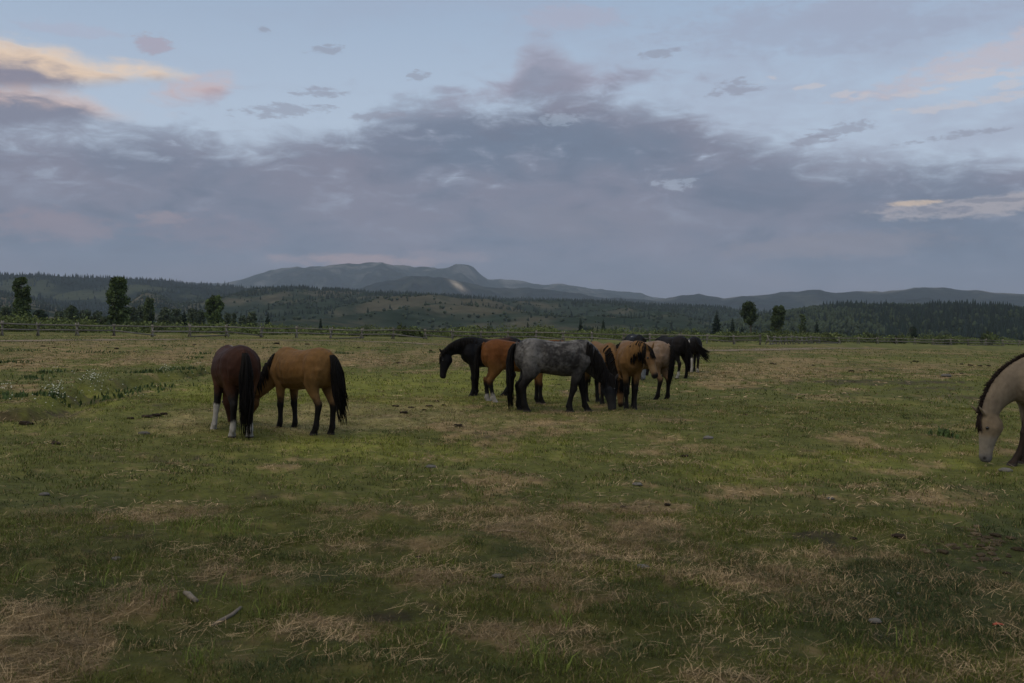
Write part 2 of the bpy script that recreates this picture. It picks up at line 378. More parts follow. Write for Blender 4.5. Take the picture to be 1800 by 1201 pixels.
def masks(x, y, z):
    px, py = proj(np.stack([x, y, z], 1))
    px = np.where(y < 1, -9999, px)
    r = np.hypot(x, y)
    w = 1.5 * fbm(x / (0.55 + r * .03), y / (0.8 + r * .10), 6, 0.72, 2.2)
    n1 = fbm(x / 3.1, y / 4.5, 5, 0.6, 11.0); n2 = fbm(x / 1.1, y / 1.3, 4, 0.6, 21.0)
    nf = np.where(r > 40, fbm(x / 14, y / 45, 4, 0.6, 31.0), 0)
    base_dry = ss(0.12, 0.55, n1 * .5 + n2 * .55 + nf * .5 - 0.05 + .14 * ss(16, 6, r))
    dry = np.clip(np.maximum(base_dry * .8, blobs(DRY, px, py, w)) * (.86 + .55 * fbm(x / .33, y / .4, 3, .65, 15.0)), 0, 1)
    hay = blobs(HAY, px, py, w)
    lush = blobs(LUSH, px, py, w) * (1 - .7 * hay)
    deep_vig = blobs(DEEP_VIGNETTE, px, py, w)
    dry = dry * (1 - .75 * lush) * (1 - .6 * deep_vig)
    soil = np.maximum(blobs(SOIL, px, py, w * 1.6), ss(0.35, 0.62, fbm(x / 2.3, y / 2.3, 5, .62, 41.0)) * .55 * (1 - lush))
    d, s = ditch_dist(x, y)
    soil = np.maximum(soil, (1 - ss(0.1, 0.5, d + .4 * fbm(x / .8, y / .8, 3, seed=6))) * .8 * ss(-.25, .25, fbm(x / 2.2, y / 2.2, 2, seed=8)))
    return dry, hay, np.where(deep_vig > .05, -deep_vig, lush), np.clip(soil, 0, 1)
C_GREEN, C_YG, C_DRY, C_HAY, C_SOIL = (np.array(c) for c in ((.100, .101, .024), (.155, .158, .026), (.262, .178, .085), (.270, .215, .090), (.048, .036, .020)))
def ground_col(x, y, z):
    dry, hay, lush, soil = masks(x, y, z); deep_vig = np.clip(-lush, 0, 1); lush = np.clip(lush, 0, 1)
    n = fbm(x / .35, y / .35, 4, .65, 51.0)
    r = np.hypot(x, y)
    c = np.repeat(C_GREEN[None], len(x), 0)
    c = mix3(c, C_YG, np.clip(lush * (.75 + .5 * n) + .25 * ss(.1, .6, fbm(x / 6, y / 14, 4, .6, 61.0)), 0, 1))
    c = mix3(c, C_HAY, np.clip(hay * (.7 + .6 * n), 0, 1) * .85)
    n2 = fbm(x / .12, y / .16, 3, .65, 57.0)
    c = mix3(c, C_DRY, np.clip(ss(.10, .95, dry + .40 * n + .35 * n2 * ss(22, 9, r)), 0, 1) * .85)
    c = mix3(c, C_SOIL, ss(.35, .9, soil * .85 + .45 * n) * .85)
    c = mix3(c, (.042, .054, .018), deep_vig * .65)
    c = c * (1 - .5 * ss(15, 6, r))[:, None]  # near ground painted darker to stand for shade between the blades
    c = mix3(c, np.array((.115, .12, .028)), ss(130, 220, r) * .8)
    c *= (1 + .25 * n)[:, None]
    return np.clip(c, .008, 1)

az_d = np.arange(-45, 45.01, 0.2); az_s = np.arange(48, 312.1, 4.0)
azs = np.radians(np.concatenate([az_d, az_s]))
rs = [0.6]
while rs[-1] < 15000: rs.append(rs[-1] * (1.06 if rs[-1] < 2.8 else 1.015 if rs[-1] < 150 else 1.06))
rs = np.array(rs)
A_, R_ = np.meshgrid(azs, rs)
gx, gy = (R_ * np.sin(A_)).ravel(), (R_ * np.cos(A_)).ravel()
gz = T(gx, gy)
na, nr = len(azs), len(rs)
ii, jj = np.meshgrid(np.arange(nr - 1), np.arange(na), indexing='ij')
q = np.stack([ii * na + jj, ii * na + (jj + 1) % na, (ii + 1) * na + (jj + 1) % na, (ii + 1) * na + jj], -1).reshape(-1, 4)[:, ::-1]
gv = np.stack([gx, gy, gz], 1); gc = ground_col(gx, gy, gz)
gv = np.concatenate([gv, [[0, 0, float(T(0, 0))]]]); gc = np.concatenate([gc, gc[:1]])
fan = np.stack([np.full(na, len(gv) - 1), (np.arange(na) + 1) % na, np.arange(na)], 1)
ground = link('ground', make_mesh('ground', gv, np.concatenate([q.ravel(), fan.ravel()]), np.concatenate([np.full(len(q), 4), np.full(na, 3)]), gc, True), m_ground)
tag(ground, 'pasture of short green and dry grass', None, None, 'structure')

# ------------------------------------------------------------------ hills and mountains (real terrain patches)
def layer(name, sil, r0, r1, mat, colour, rough, seed, nsteps=46, back=1.35, da=0.14, label=None):
    pa, pe = np.array([azel(*p) for p in sil]).T
    a = np.radians(np.arange(-52, 52.01, da))
    H = np.tan(np.interp(a, pa, pe)) * r1 + 1.7
    s = np.concatenate([np.linspace(0, 1, nsteps), np.linspace(1, 1.0 + 0.9, 10)[1:]])
    rr = np.where(s <= 1, r0 + (r1 - r0) * s, r1 + (s - 1) * (r1 * (back - 1)) / .9)
    AA, SS = np.meshgrid(a, s); RR = np.repeat(rr[:, None], len(a), 1)
    x, y = RR * np.sin(AA), RR * np.cos(AA)
    sc = (r1 - r0)
    n = fbm(x / sc * 3.2, y / sc * 2.2, 6, .55, seed)
    rid = 1 - np.abs(fbm(x / sc * 4.2, y / sc * 2.0, 5, .55, seed + 7)) * 1.6
    prof = np.where(SS <= 1, ss(0, 1, SS) * .35 + .65 * SS ** 1.1, 1 - ss(1, 1.9, SS))
    env = np.where(SS <= 1, np.sin(np.pi * np.clip(SS, 0, 1)) ** .8, 0) + .34 * np.exp(-((SS - 1) / .08) ** 2)
    Hm = np.maximum(np.repeat(H[None], len(s), 0), 0)
    z = Hm * prof + env * rough * (Hm + 10) * (n * .6 + (rid - .55) * .6) - 2.0 * (SS < .02)
    z = np.maximum(z, -1.2)
    X, Y, Z = x.ravel(), y.ravel(), z.ravel()
    ns, naz = len(s), len(a)
    i2, j2 = np.meshgrid(np.arange(ns - 1), np.arange(naz - 1), indexing='ij')
    q = np.stack([i2 * naz + j2, i2 * naz + j2 + 1, (i2 + 1) * naz + j2 + 1, (i2 + 1) * naz + j2], -1).reshape(-1, 4)[:, ::-1]
    cols = colour(X, Y, Z, SS.ravel(), n.ravel(), rid.ravel())
    o = link(name, make_mesh(name, np.stack([X, Y, Z], 1), q.ravel(), np.full(len(q), 4), cols, True), mat)
    tag(o, label, None, None, 'structure')
    def sample(az, sv):
        fi = np.interp(sv, s, np.arange(ns)); fj = np.interp(az, a, np.arange(naz))
        i0 = np.clip(fi.astype(int), 0, ns - 2); j0 = np.clip(fj.astype(int), 0, naz - 2)
        u, v = fi - i0, fj - j0
        def g(G): return (G[i0, j0] * (1 - v) + G[i0, j0 + 1] * v) * (1 - u) + (G[i0 + 1, j0] * (1 - v) + G[i0 + 1, j0 + 1] * v) * u
        return g(x), g(y), g(z), g(n)
    return sample
SAGE, TAN, DARKF, ROCK = (np.array(c) for c in ((.034, .046, .033), (.095, .084, .058), (.014, .022, .016), (.17, .155, .14)))
def c_mount(x, y, z, s, n, rid):
    c = np.repeat(np.array((.016, .024, .019))[None], len(x), 0)
    k = fbm(x / 240, y / 330, 6, .68, 3.0); k2 = fbm(x / 90, y / 600, 4, .6, 4.0)
    c = mix3(c, (.058, .062, .052), ss(.0, .35, k + .35 * k2) * .85)
    return mix3(c, ROCK, ss(.55, .95, s + .1 * k2) * ss(-.05, .45, k + .35 * (rid - .5) + .4 * k2) * .45 * (s <= 1.02))
def c_mount_right(x, y, z, s, n, rid):
    c = np.repeat(np.array((.016, .023, .020))[None], len(x), 0)
    k = fbm(x / 300, y / 500, 5, .6, 13.0)
    return mix3(mix3(c, (.05, .055, .04), ss(.1, .5, k) * .6), ROCK, ss(.8, 1, s) * ss(.25, .5, k) * .6)
def c_spur(x, y, z, s, n, rid):
    c = np.repeat(np.array((.013, .020, .016))[None], len(x), 0)
    k = fbm(x / 200, y / 300, 5, .6, 23.0)
    c = mix3(c, (.045, .05, .036), ss(.1, .5, k) * .6)
    px, py = proj(np.stack([x, y, z], 1))
    scar = np.exp(-((px - 806 - (py - 503) * 1.2) / 7) ** 2 - ((py - 503) / 9) ** 2)   # pale landslide scar
    return mix3(c, (.42, .34, .25), np.clip(scar * 1.2, 0, 1))
def c_ridge(x, y, z, s, n, rid):
    k = fbm(x / 170, y / 330, 5, .6, 33.0)
    c = np.repeat(np.array((.016, .024, .018))[None], len(x), 0)
    return mix3(c, (.055, .064, .038), ss(.12, .45, k) * (1 - .7 * ss(.6, .95, s)))
def c_roll(x, y, z, s, n, rid):
    k = fbm(x / 90, y / 150, 6, .68, 43.0)
    c = np.repeat(SAGE[None], len(x), 0)
    c = mix3(c, (.024, .035, .024), ss(.0, .5, -k) * .8)
    c = mix3(c, TAN, ss(.22, .65, n * .6 + .6 * k + .1) * .75)
    px, py = proj(np.stack([x, y, z], 1))
    return mix3(c, TAN * 1.05, np.clip((px < 330) * ss(320, 240, px) * ss(-.6, .2, k) * .9, 0, 1))
def c_wood(x, y, z, s, n, rid):
    return np.repeat(np.array((.018, .026, .016))[None], len(x), 0)
layer('mountain', [(-400, 505), (150, 500), (240, 496), (300, 494), (350, 497), (395, 494), (425, 486), (450, 477), (480, 471), (520, 469), (580, 468), (640, 466), (675, 469), (700, 474), (730, 476), (760, 474), (790, 472), (808, 467), (825, 470), (840, 480), (858, 489), (900, 491), (940, 496), (975, 499), (1000, 505), (1040, 510), (1060, 509), (1100, 518), (1140, 524), (1180, 529), (1400, 540), (2200, 550)],
      6800, 10400, m_mount, c_mount, .38, 1.0, 70, 1.08, label='long flat topped blue mountain with a rocky knob on its right shoulder')
layer('mountain_range', [(-400, 560), (900, 556), (1100, 540), (1165, 527), (1200, 520), (1230, 516), (1270, 522), (1305, 518), (1350, 518), (1385, 513), (1440, 510), (1462, 515), (1500, 512), (1545, 515), (1590, 508), (1620, 503), (1645, 504), (1690, 508), (1750, 511), (1800, 513), (1900, 518), (2200, 530)],
      4600, 7000, m_mount, c_mount_right, .34, 5.0, 60, 1.08, label='low blue mountain range on the right skyline')
layer('mountain_spur', [(-400, 545), (420, 535), (560, 525), (640, 508), (700, 496), (750, 484), (775, 483), (800, 490), (850, 500), (900, 506), (960, 512), (1040, 520), (1120, 528), (1200, 536), (1500, 560), (2200, 575)],
      4700, 6400, m_mount, c_spur, .34, 9.0, 50, 1.06, label='dark forested spur below the rocky knob with a pale landslide scar')
ridge = layer('forested_ridge', [(-400, 468), (-100, 474), (0, 479), (60, 483), (120, 486), (200, 489), (300, 496), (420, 505), (520, 511), (620, 515), (700, 519), (800, 523), (1000, 529), (1200, 540), (1370, 552), (1600, 570), (2200, 580)],
      2300, 3900, m_hill, c_ridge, .22, 14.0, 44, 1.1, label='dark conifer covered ridge sloping down from the left')
roll = layer('rolling_hills', [(-400, 505), (-60, 512), (0, 519), (60, 530), (120, 548), (190, 556), (225, 538), (252, 519), (285, 525), (306, 538), (360, 532), (450, 517), (540, 514), (620, 518), (700, 522), (800, 526), (900, 531), (1000, 532), (1100, 537), (1200, 542), (1300, 546), (1400, 553), (1500, 561), (1800, 578), (2200, 580)],
      750, 2400, m_hill, c_roll, .38, 19.0, 60, 1.12, label='rolling sagebrush hills with pale grassy crests and scattered trees')
wood = layer('wooded_hill', [(-400, 590), (1050, 590), (1150, 588), (1250, 576), (1370, 553), (1430, 544), (1500, 539), (1560, 537), (1650, 538), (1750, 541), (1800, 543), (2000, 548), (2300, 552)],
      760, 1500, m_hill, c_wood, .16, 25.0, 40, 1.12, label='densely wooded dark hill behind the right of the pasture')

# woods on the far hills: far too many to count, one object each
def cones(name, P, h, w, cols, mat, label, round_=False):
    n = len(P); k = 4
    th = np.arange(k) / k * 2 * np.pi
    ph = rng.random(n) * 6.28
    prof = ((.02, .35), (.12, 1.0), (.45, .62), (.8, .25), (1.0, .02)) if not round_ else ((.05, .35), (.3, .95), (.6, 1.0), (.85, .6), (1.0, .08))
    V = []
    for (t, rr) in prof:
        jit = .75 + .5 * rng.random((n, k))
        rad = w[:, None] * rr * jit
        V.append(np.stack([P[:, 0, None] + rad * np.cos(th + ph[:, None]), P[:, 1, None] + rad * np.sin(th + ph[:, None]), np.repeat((P[:, 2] + h * t)[:, None], k, 1)], -1))
    V = np.stack(V, 1)            # n, rings, k, 3
    m = len(prof); Vf = V.reshape(-1, 3)
    base = (np.arange(n) * m * k)[:, None, None]
    i, j = np.meshgrid(np.arange(m - 1), np.arange(k), indexing='ij')
    qq = np.stack([i * k + j, i * k + (j + 1) % k, (i + 1) * k + (j + 1) % k, (i + 1) * k + j], -1).reshape(1, -1, 4) + base
    C = np.repeat(cols, m * k, 0) * (.8 + .4 * rng.random((n * m * k, 1)))
    o = link(name, make_mesh(name, Vf, qq.reshape(-1), np.full(qq.size // 4, 4), C), mat)
    return tag(o, label, None, None, 'stuff')
def wood_points(sample, n, a0, a1, s0, s1, keep):
    az = np.radians(rng.uniform(a0, a1, n)); sv = s0 + (s1 - s0) * np.sqrt(rng.random(n))
    x, y, z, nn = sample(az, sv)
    k = keep(x, y, z, sv, nn) > rng.random(n)
    return np.stack([x, y, z], 1)[k], sv[k]
def conif_cols(n, base=(.016, .027, .018)):
    return np.array(base) * (.7 + .6 * rng.random((n, 1)))
P, sv = wood_points(ridge, 16000, -36, 22, .0, 1.0, lambda x, y, z, s, n: np.clip(.15 + ss(.05, -.25, fbm(x / 170, y / 330, 5, .6, 33.0)) + .7 * ss(.65, .9, s) * ss(-.3, .5, fbm(x / 120, y / 400, 3, seed=87)), 0, 1))
h = rng.uniform(7, 17, len(P)) * (.75 + .45 * fbm(P[:, 0] / 60, P[:, 1] / 60, 3, seed=88)); cones('conifer_forest', P, h, h * .2, conif_cols(len(P)), m_leaf, 'dark conifer forest covering the far left ridge')
P, sv = wood_points(roll, 26000, -36, 34, .1, 1.0, lambda x, y, z, s, n: ss(.10, .50, fbm(x / 150, y / 130, 4, .6, 53.0)) * .75 + .03 + .5 * ss(.8, .97, s) * ss(0, .3, fbm(x / 300, y / 300, 2, seed=3)))
h = rng.uniform(4, 9, len(P)) * (.7 + .6 * sv); cones('conifer_woods', P, h, h * .22, conif_cols(len(P), (.020, .032, .022)), m_leaf, 'small conifers in loose groups on the rolling hills')
P, sv = wood_points(roll, 20000, -36, 34, .05, 1.0, lambda x, y, z, s, n: ss(.05, .45, fbm(x / 190, y / 150, 4, .6, 63.0)) * .7 + .05)
h = rng.uniform(2, 4.5, len(P)); cones('aspen_brush', P, h, h * .55, np.array((.034, .048, .026)) * (.7 + .6 * rng.random((len(P), 1))), m_leaf, 'grey green brush and aspen on the rolling hills', True)
azw = lambda x, y: proj(np.stack([x, y, np.zeros_like(x)], 1))[0]
P, sv = wood_points(wood, 16000, 4, 42, .0, 1.0, lambda x, y, z, s, n: np.clip(ss(1330, 1620, azw(x, y)) * .9 + ss(.1, .5, fbm(x / 80, y / 80, 4, .6, 73.0)) * .4, .06, 1))
h = rng.uniform(4, 11, len(P)) * np.clip(.8 + .5 * fbm(P[:, 0] / 40, P[:, 1] / 40, 3, seed=89), .4, 1.3); cones('conifer_wood', P, h, h * .19, conif_cols(len(P), (.015, .026, .018)), m_leaf, 'dark conifer wood on the right hand hill')
P, sv = wood_points(wood, 13000, 4, 42, .0, 1.0, lambda x, y, z, s, n: np.clip(ss(1720, 1450, azw(x, y)) * .8 * ss(-.5, .3, fbm(x / 90, y / 90, 4, .6, 83.0)) + .08, 0, 1))
h = rng.uniform(4, 7, len(P)); cones('aspen_wood', P, h, h * .34, np.array((.036, .050, .023)) * (.7 + .6 * rng.random((len(P), 1))), m_leaf, 'lighter green aspen wood on the right hand hill', True)

# ------------------------------------------------------------------ haze
hb = MB()
X0, X1, Y0, Y1, Z0, Z1 = -16000, 16000, -15500, 16000, -3.0, 1080.0
cv = [(x, y, z) for z in (Z0, Z1) for x, y in ((X0, Y0), (X1, Y0), (X1, Y1), (X0, Y1))]
hb.add(cv, [(0, 3, 2, 1), (4, 5, 6, 7), (0, 1, 5, 4), (1, 2, 6, 5), (2, 3, 7, 6), (3, 0, 4, 7)])
m_haze = bpy.data.materials.new('evening haze'); m_haze.use_nodes = True
nt = m_haze.node_tree; nt.nodes.clear()
pv = nt.nodes.new('ShaderNodeVolumePrincipled'); pv.inputs['Color'].default_value = (.74, .86, 1, 1); pv.inputs['Density'].default_value = 6.0e-5
mo = nt.nodes.new('ShaderNodeOutputMaterial'); nt.links.new(pv.outputs[0], mo.inputs['Volume'])
haze = link('haze', hb.mesh('haze'), m_haze); tag(haze, 'thin evening haze over the valley', None, None, 'stuff')

# ------------------------------------------------------------------ dirt track in front of the fence
def strip(name, pts, half, label):
    c = [hit(*p) for p in pts]; V = []; cs = []
    dense = []
    for a, b in zip(c[:-1], c[1:]):
        for t in np.linspace(0, 1, 14)[:-1]: dense.append(a + (b - a) * t)
    dense.append(c[-1]); dense = np.array(dense)
    for k, p in enumerate(dense):
        t = dense[min(k + 1, len(dense) - 1)] - dense[max(k - 1, 0)]; nrm = np.array([-t[1], t[0]]) / (np.hypot(t[0], t[1]) + 1e-9)
        for s in (-1, -.4, .4, 1):
            w = half * s * (1 + .4 * math.sin(k * .7 + s))
            q = p[:2] + nrm * w; V.append((q[0], q[1], float(T(*q)) + .03)); cs.append(np.array((.215, .165, .105)) * random.uniform(.8, 1.1))
    n = len(dense); fs = [(i * 4 + j, (i + 1) * 4 + j, (i + 1) * 4 + j + 1, i * 4 + j + 1) for i in range(n - 1) for j in range(3)]
    b = MB(); b.add(V, [f[::-1] for f in fs], np.array(cs))
    return tag(link(name, b.mesh(name, True), m_path), label, None, None, 'structure')
strip('dirt_path', [(-200, 602), (60, 599), (200, 598), (330, 597), (450, 598), (560, 599), (700, 602), (760, 606)], 1.6, 'pale dirt track along the log fence')
strip('dirt_track', [(1225, 617), (1300, 616), (1360, 615), (1420, 613), (1480, 612), (1560, 614)], 2.0, 'pale dirt track near the fence corner')
# ------------------------------------------------------------------ horses
def bez(P, t):
    t = np.asarray(t)[:, None]; P = [np.asarray(p, float) for p in P]
    return (1 - t) ** 3 * P[0] + 3 * (1 - t) ** 2 * t * P[1] + 3 * (1 - t) * t * t * P[2] + t ** 3 * P[3]
def unit(v): v = np.asarray(v, float); return v / (np.linalg.norm(v) + 1e-9)
TH = np.arange(16) / 16 * 2 * math.pi
def ring(c, dv, sv, rv, rs, n=16, flat=0.0):
    th = np.arange(n) / n * 2 * math.pi
    return np.asarray(c) + np.cos(th)[:, None] * rv * np.asarray(dv) + np.sin(th)[:, None] * rs * np.asarray(sv)
TRUNK = [(-.815, 1.13, .09, .06), (-.775, 1.13, .20, .15), (-.70, 1.135, .285, .225), (-.58, 1.14, .335, .275), (-.44, 1.14, .352, .292), (-.25, 1.125, .338, .29), (-.05, 1.095, .338, .302),
         (.15, 1.078, .345, .308), (.33, 1.085, .352, .29), (.48, 1.105, .36, .25), (.60, 1.13, .33, .222), (.70, 1.13, .265, .19), (.775, 1.11, .165, .12)]
FORE = [(.50, .12, 1.33, .10, .07), (.575, .155, 1.16, .15, .09), (.59, .165, 1.03, .15, .09), (.52, .155, .91, .13, .088), (.485, .135, .80, .10, .074), (.478, .125, .66, .078, .062), (.478, .12, .54, .058, .051),
        (.488, .12, .465, .062, .055), (.478, .12, .40, .048, .045), (.472, .12, .30, .042, .038), (.472, .12, .205, .044, .040), (.478, .12, .155, .053, .047), (.502, .12, .10, .046, .045), (.515, .12, .062, .059, .056), (.532, .12, 0, .073, .067)]
HIND = [(-.46, .12, 1.30, .2, .10), (-.52, .165, 1.12, .25, .12), (-.50, .17, .97, .225, .118), (-.475, .16, .84, .175, .096), (-.525, .145, .72, .118, .074), (-.60, .132, .615, .08, .058), (-.665, .125, .535, .075, .053),
        (-.668, .125, .465, .06, .047), (-.655, .125, .36, .048, .042), (-.645, .125, .245, .046, .042), (-.64, .125, .168, .056, .049), (-.612, .125, .105, .048, .046), (-.597, .125, .064, .060, .057), (-.58, .125, 0, .073, .067)]
HEAD = [(-.10, .08, .062, .0), (.02, .12, .082, -.018), (.14, .150, .098, -.036), (.28, .156, .102, -.042), (.42, .130, .092, -.026), (.56, .106, .078, -.014), (.70, .090, .068, -.006), (.82, .083, .066, -.004), (.92, .082, .067, -.006), (.985, .068, .058, -.010), (1.02, .040, .036, -.014)]
GRAZE = dict(poll=(1.19, 0, .62), muzzle=(1.27, 0, .06))
class Horse: pass
def build_horse(spec):
    """one continuous skin: lofted trunk, neck, head, legs fused by a voxel remesh"""
    sw = spec.get('swing', (0, 0, 0, 0)); lat = spec.get('lat', (0, 0, 0, 0)); thick = spec.get('thick', 1.1); belly = spec.get('belly', 1.0)
    P3 = np.array(spec['poll'], float); Mz = np.array(spec['muzzle'], float)
    mb = MB()
    X, Y, Z = np.eye(3)
    mb.loft([ring((x, 0, zc), Z, Y, rz, ry * belly) for x, zc, rz, ry in TRUNK])
    mb.loft([ring((x, 0, z), Z, Y, .07, w) for x, z, w in ((.12, 1.36, .06), (.3, 1.38, .07), (.45, 1.405, .08), (.58, 1.40, .08), (.70, 1.34, .06))], cap=True)
    P0 = np.array((.50, 0, 1.17)); d = P3 - P0
    hd = unit(Mz - P3)
    if 'neck' in spec: P1, P2 = (np.array(p, float) for p in spec['neck'])
    else:
        P1 = P0 + .34 * unit(unit(d) + np.array((.75, 0, .25))); P2 = P3 - .30 * unit(unit(d) * 1.0 - hd * .35)
    ts = np.linspace(0, 1, 9); C = bez((P0, P1, P2, P3), ts)
    tang = np.gradient(C, axis=0); tang /= np.linalg.norm(tang, axis=1)[:, None]
    d0 = np.array((-.25, 0, 1.0)); dN = tang[-1] - hd * (tang[-1] @ hd) - hd * .5
    crest, sides, halfw = [], [], []
    nk = spec.get('neckscale', 1.0)
    rz_ = np.interp(ts, (0, .3, .6, .85, 1), (.30, .225, .168, .128, .118)) * nk; ry_ = np.interp(ts, (0, .3, .6, .85, 1), (.17, .125, .098, .078, .072)) * nk
    rings = []
    for i, t in enumerate(ts):
        dv = unit(d0 * (1 - t) + unit(dN) * t); dv = unit(dv - tang[i] * (dv @ tang[i])); sv = np.cross(dv, tang[i])
        if sv[1] < 0 and abs(sv[1]) > .3: sv = -sv
        rings.append(ring(C[i], dv, sv, rz_[i], ry_[i])); crest.append(C[i] + dv * rz_[i]); sides.append(sv); halfw.append(ry_[i])
    mb.loft(rings)
    # head
    L = np.linalg.norm(Mz - P3)
    fv = unit(tang[-1] - hd * (tang[-1] @ hd)); 
    if 'face' in spec: fv = unit(np.array(spec['face'], float) - hd * (np.array(spec['face'], float) @ hd))
    hs = np.cross(hd, fv)
    k = L / .58
    mb.loft([ring(P3 + hd * L * t + fv * off * k, fv, hs, rv * k, rs * k) for t, rv, rs, off in HEAD])
    for s in (-1, 1):                     # ears, cheek, nostril ridge
        b = P3 + hd * L * .0 + fv * .075 * k + hs * s * .05 * k
        ed = unit(-hd * spec.get('earup', .8) + fv * spec.get('earf', .55) + hs * s * .3)
        e1 = unit(np.cross(ed, fv)); e2 = np.cross(ed, e1)
        mb.loft([ring(b + ed * l, e1, e2, w1, w2, 8) for l, w1, w2 in ((-.03, .024, .02), (.04, .034, .02), (.10, .030, .017), (.15, .018, .012), (.185, .006, .006))])
        c = P3 + hd * L * .26 - fv * .05 * k + hs * s * .062 * k
        mb.loft([ring(c + hd * q * .1 * k, fv, hs, .085 * k * w, .05 * k * w, 10) for q, w in ((-1, .3), (-.5, .85), (0, 1), (.6, .75), (1, .25))])
        c = P3 + hd * L * .27 + fv * .052 * k + hs * s * .075 * k
        mb.loft([ring(c + hd * q * .04 * k, fv, hs, .022 * k * w, .022 * k * w, 8) for q, w in ((-1, .3), (0, 1), (1, .3))])
    # legs: fore left, fore right, hind left, hind right (left = +y)
    legs = []
    for i, (ch, s) in enumerate(((FORE, 1), (FORE, -1), (HIND, 1), (HIND, -1))):
        pts = []
        for (x, y, z, rx, ry) in ch:
            f = max(0, (.98 - z) / .98); tk = 1 + (thick - 1) * min(1, f * 2.5)
            pts.append((x + sw[i] * f, s * y + lat[i] * f, z + .5 * abs(sw[i]) * f * f * .12 * (z > .01), rx * tk, ry * tk))
        legs.append(pts)
        mb.loft([ring((x, y, z), X, Y, rx, ry, 12) for x, y, z, rx, ry in pts])
        if i >= 2:
            hx, hy = pts[6][0], pts[6][1]
            mb.loft([ring((hx - .055 + q * .01, hy, .565 + q * .05), X, Y, .032 * w, .032 * w, 8) for q, w in ((-1, .4), (0, 1), (1, .5))])
        # feather at the fetlock
        fx, fy = pts[11 if i < 2 else 10][:2]
        mb.loft([ring((fx - .035, fy, .14 + q * .05), X, Y, .035 * w * thick, .03 * w * thick, 8) for q, w in ((-1, .4), (0, 1), (1, .5))])
    # dock
    mb.loft([ring((-.80 - .05 * q, 0, 1.33 - .07 * q), Z, Y, .05 * w, .045 * w, 8) for q, w in ((-1, .8), (0, 1), (.8, .7), (1.4, .2))])
    tmp = bpy.data.objects.new('tmp', mb.mesh('tmp')); COL.objects.link(tmp)
    rm = tmp.modifiers.new('r', 'REMESH'); rm.mode = 'VOXEL'; rm.voxel_size = spec.get('voxel', .0175)
    sm = tmp.modifiers.new('s', 'SMOOTH'); sm.factor = .5; sm.iterations = 6
    dg = bpy.context.evaluated_depsgraph_get()
    me = bpy.data.meshes.new_from_object(tmp.evaluated_get(dg))
    bpy.data.objects.remove(tmp)
    V0 = np.empty(len(me.vertices) * 3, np.float32); me.vertices.foreach_get('co', V0); V0 = V0.reshape(-1, 3)
    yy = np.abs(V0[:, 1]); side = np.sign(V0[:, 1]) * (yy > .1)      # muscle relief on both flanks
    def dent(x, z, rx, rz, d, tilt=0.0):
        V0[:, 1] -= side * d * np.exp(-((V0[:, 0] - x - tilt * (V0[:, 2] - z)) / rx) ** 2 - ((V0[:, 2] - z) / rz) ** 2)
    dent(-.30, 1.20, .07, .15, .030); dent(-.36, .94, .035, .12, .030, -.25); dent(.33, 1.10, .035, .20, .022, .35); dent(.50, 1.24, .05, .07, .018); dent(-.66, 1.02, .028, .20, .024, .12)
    dent(.42, .90, .07, .05, .02); dent(-.50, 1.30, .12, .10, -.018); dent(.55, 1.05, .08, .10, -.018); dent(-.52, 1.05, .09, .14, -.02)
    for k in range(5): dent(.22 - .09 * k, .98, .014, .13, .006, -.15)
    me.vertices.foreach_set('co', V0.ravel()); me.name = 'horse_body'; me.polygons.foreach_set('use_smooth', np.ones(len(me.polygons), bool)); me.materials.clear()
    V = np.empty(len(me.vertices) * 3, np.float32); me.vertices.foreach_get('co', V); V = V.reshape(-1, 3).astype(float)
    # ---- coat colours
    c0 = np.array(spec['coat']); pc = np.array(spec.get('points', (.010, .0085, .0075)))
    c = np.repeat(c0[None], len(V), 0)
    rot = V @ np.array(((.36, .48, -.8), (-.8, .6, 0), (.48, .64, .6)))
    n3 = sum(vnoise(rot[:, 0] * f, rot[:, 1] * f, rot[:, 2] * f) * a for f, a in ((6, .45), (13, .45), (27, .4), (50, .3)))
    nl = vnoise(V[:, 0] * 2.4 + 5, V[:, 2] * 2.4, V[:, 1] * 2.4)
    sec = spec.get('second')
    if sec is not None: c = mix3(c, np.array(sec), np.clip(.5 + .9 * nl, 0, 1) * .7)
    low = spec.get('under')             # mealy belly / flank
    if low is not None: c = mix3(c, np.array(low), ss(1.1, .82, V[:, 2]) * ss(.45, .6, V[:, 2]) * .7)
    lit = (V - P3) @ hd / L; hr = np.linalg.norm(V - P3 - (lit * L)[:, None] * hd, axis=1)
    is_head = (lit > -.05) & (hr < .22)
    neckd = np.min(np.linalg.norm(V[:, None] - C[None, 2:], axis=2), axis=1)
    dap = spec.get('dapple')
    if dap is not None:
        m = .06 + .94 * ss(-.75, .95, n3 * 1.05 + .55 * nl + .08) * ss(.55, 1.0, V[:, 2]) * (1 - .75 * ss(.34, .12, neckd)) * ~is_head
        m *= 1 - .75 * np.exp(-((V[:, 0] + .30 + .05 * n3) / .13) ** 2 - ((V[:, 2] - 1.36) / .16) ** 2)
        m *= 1 - .5 * np.exp(-((V[:, 0] - .42) / .16) ** 2 - ((V[:, 2] - 1.02) / .22) ** 2)
        m *= .55 + .45 * ss(.75, 1.25, V[:, 2] + .1 * nl)
        c = mix3(c, np.array(dap), np.clip(m, 0, 1))
    # dark points on the legs
    zl = V[:, 2] + .05 * n3
    near_leg = np.zeros(len(V), int) - 1; bd = np.full(len(V), 9.)
    for i, pts in enumerate(legs):
        pz = np.array(pts)[::-1]
        lx = np.interp(V[:, 2], pz[:, 2], pz[:, 0]); ly = np.interp(V[:, 2], pz[:, 2], pz[:, 1])
        dd = np.hypot(V[:, 0] - lx, V[:, 1] - ly)
        m = dd < bd; bd = np.where(m, dd, bd); near_leg = np.where(m, i, near_leg)
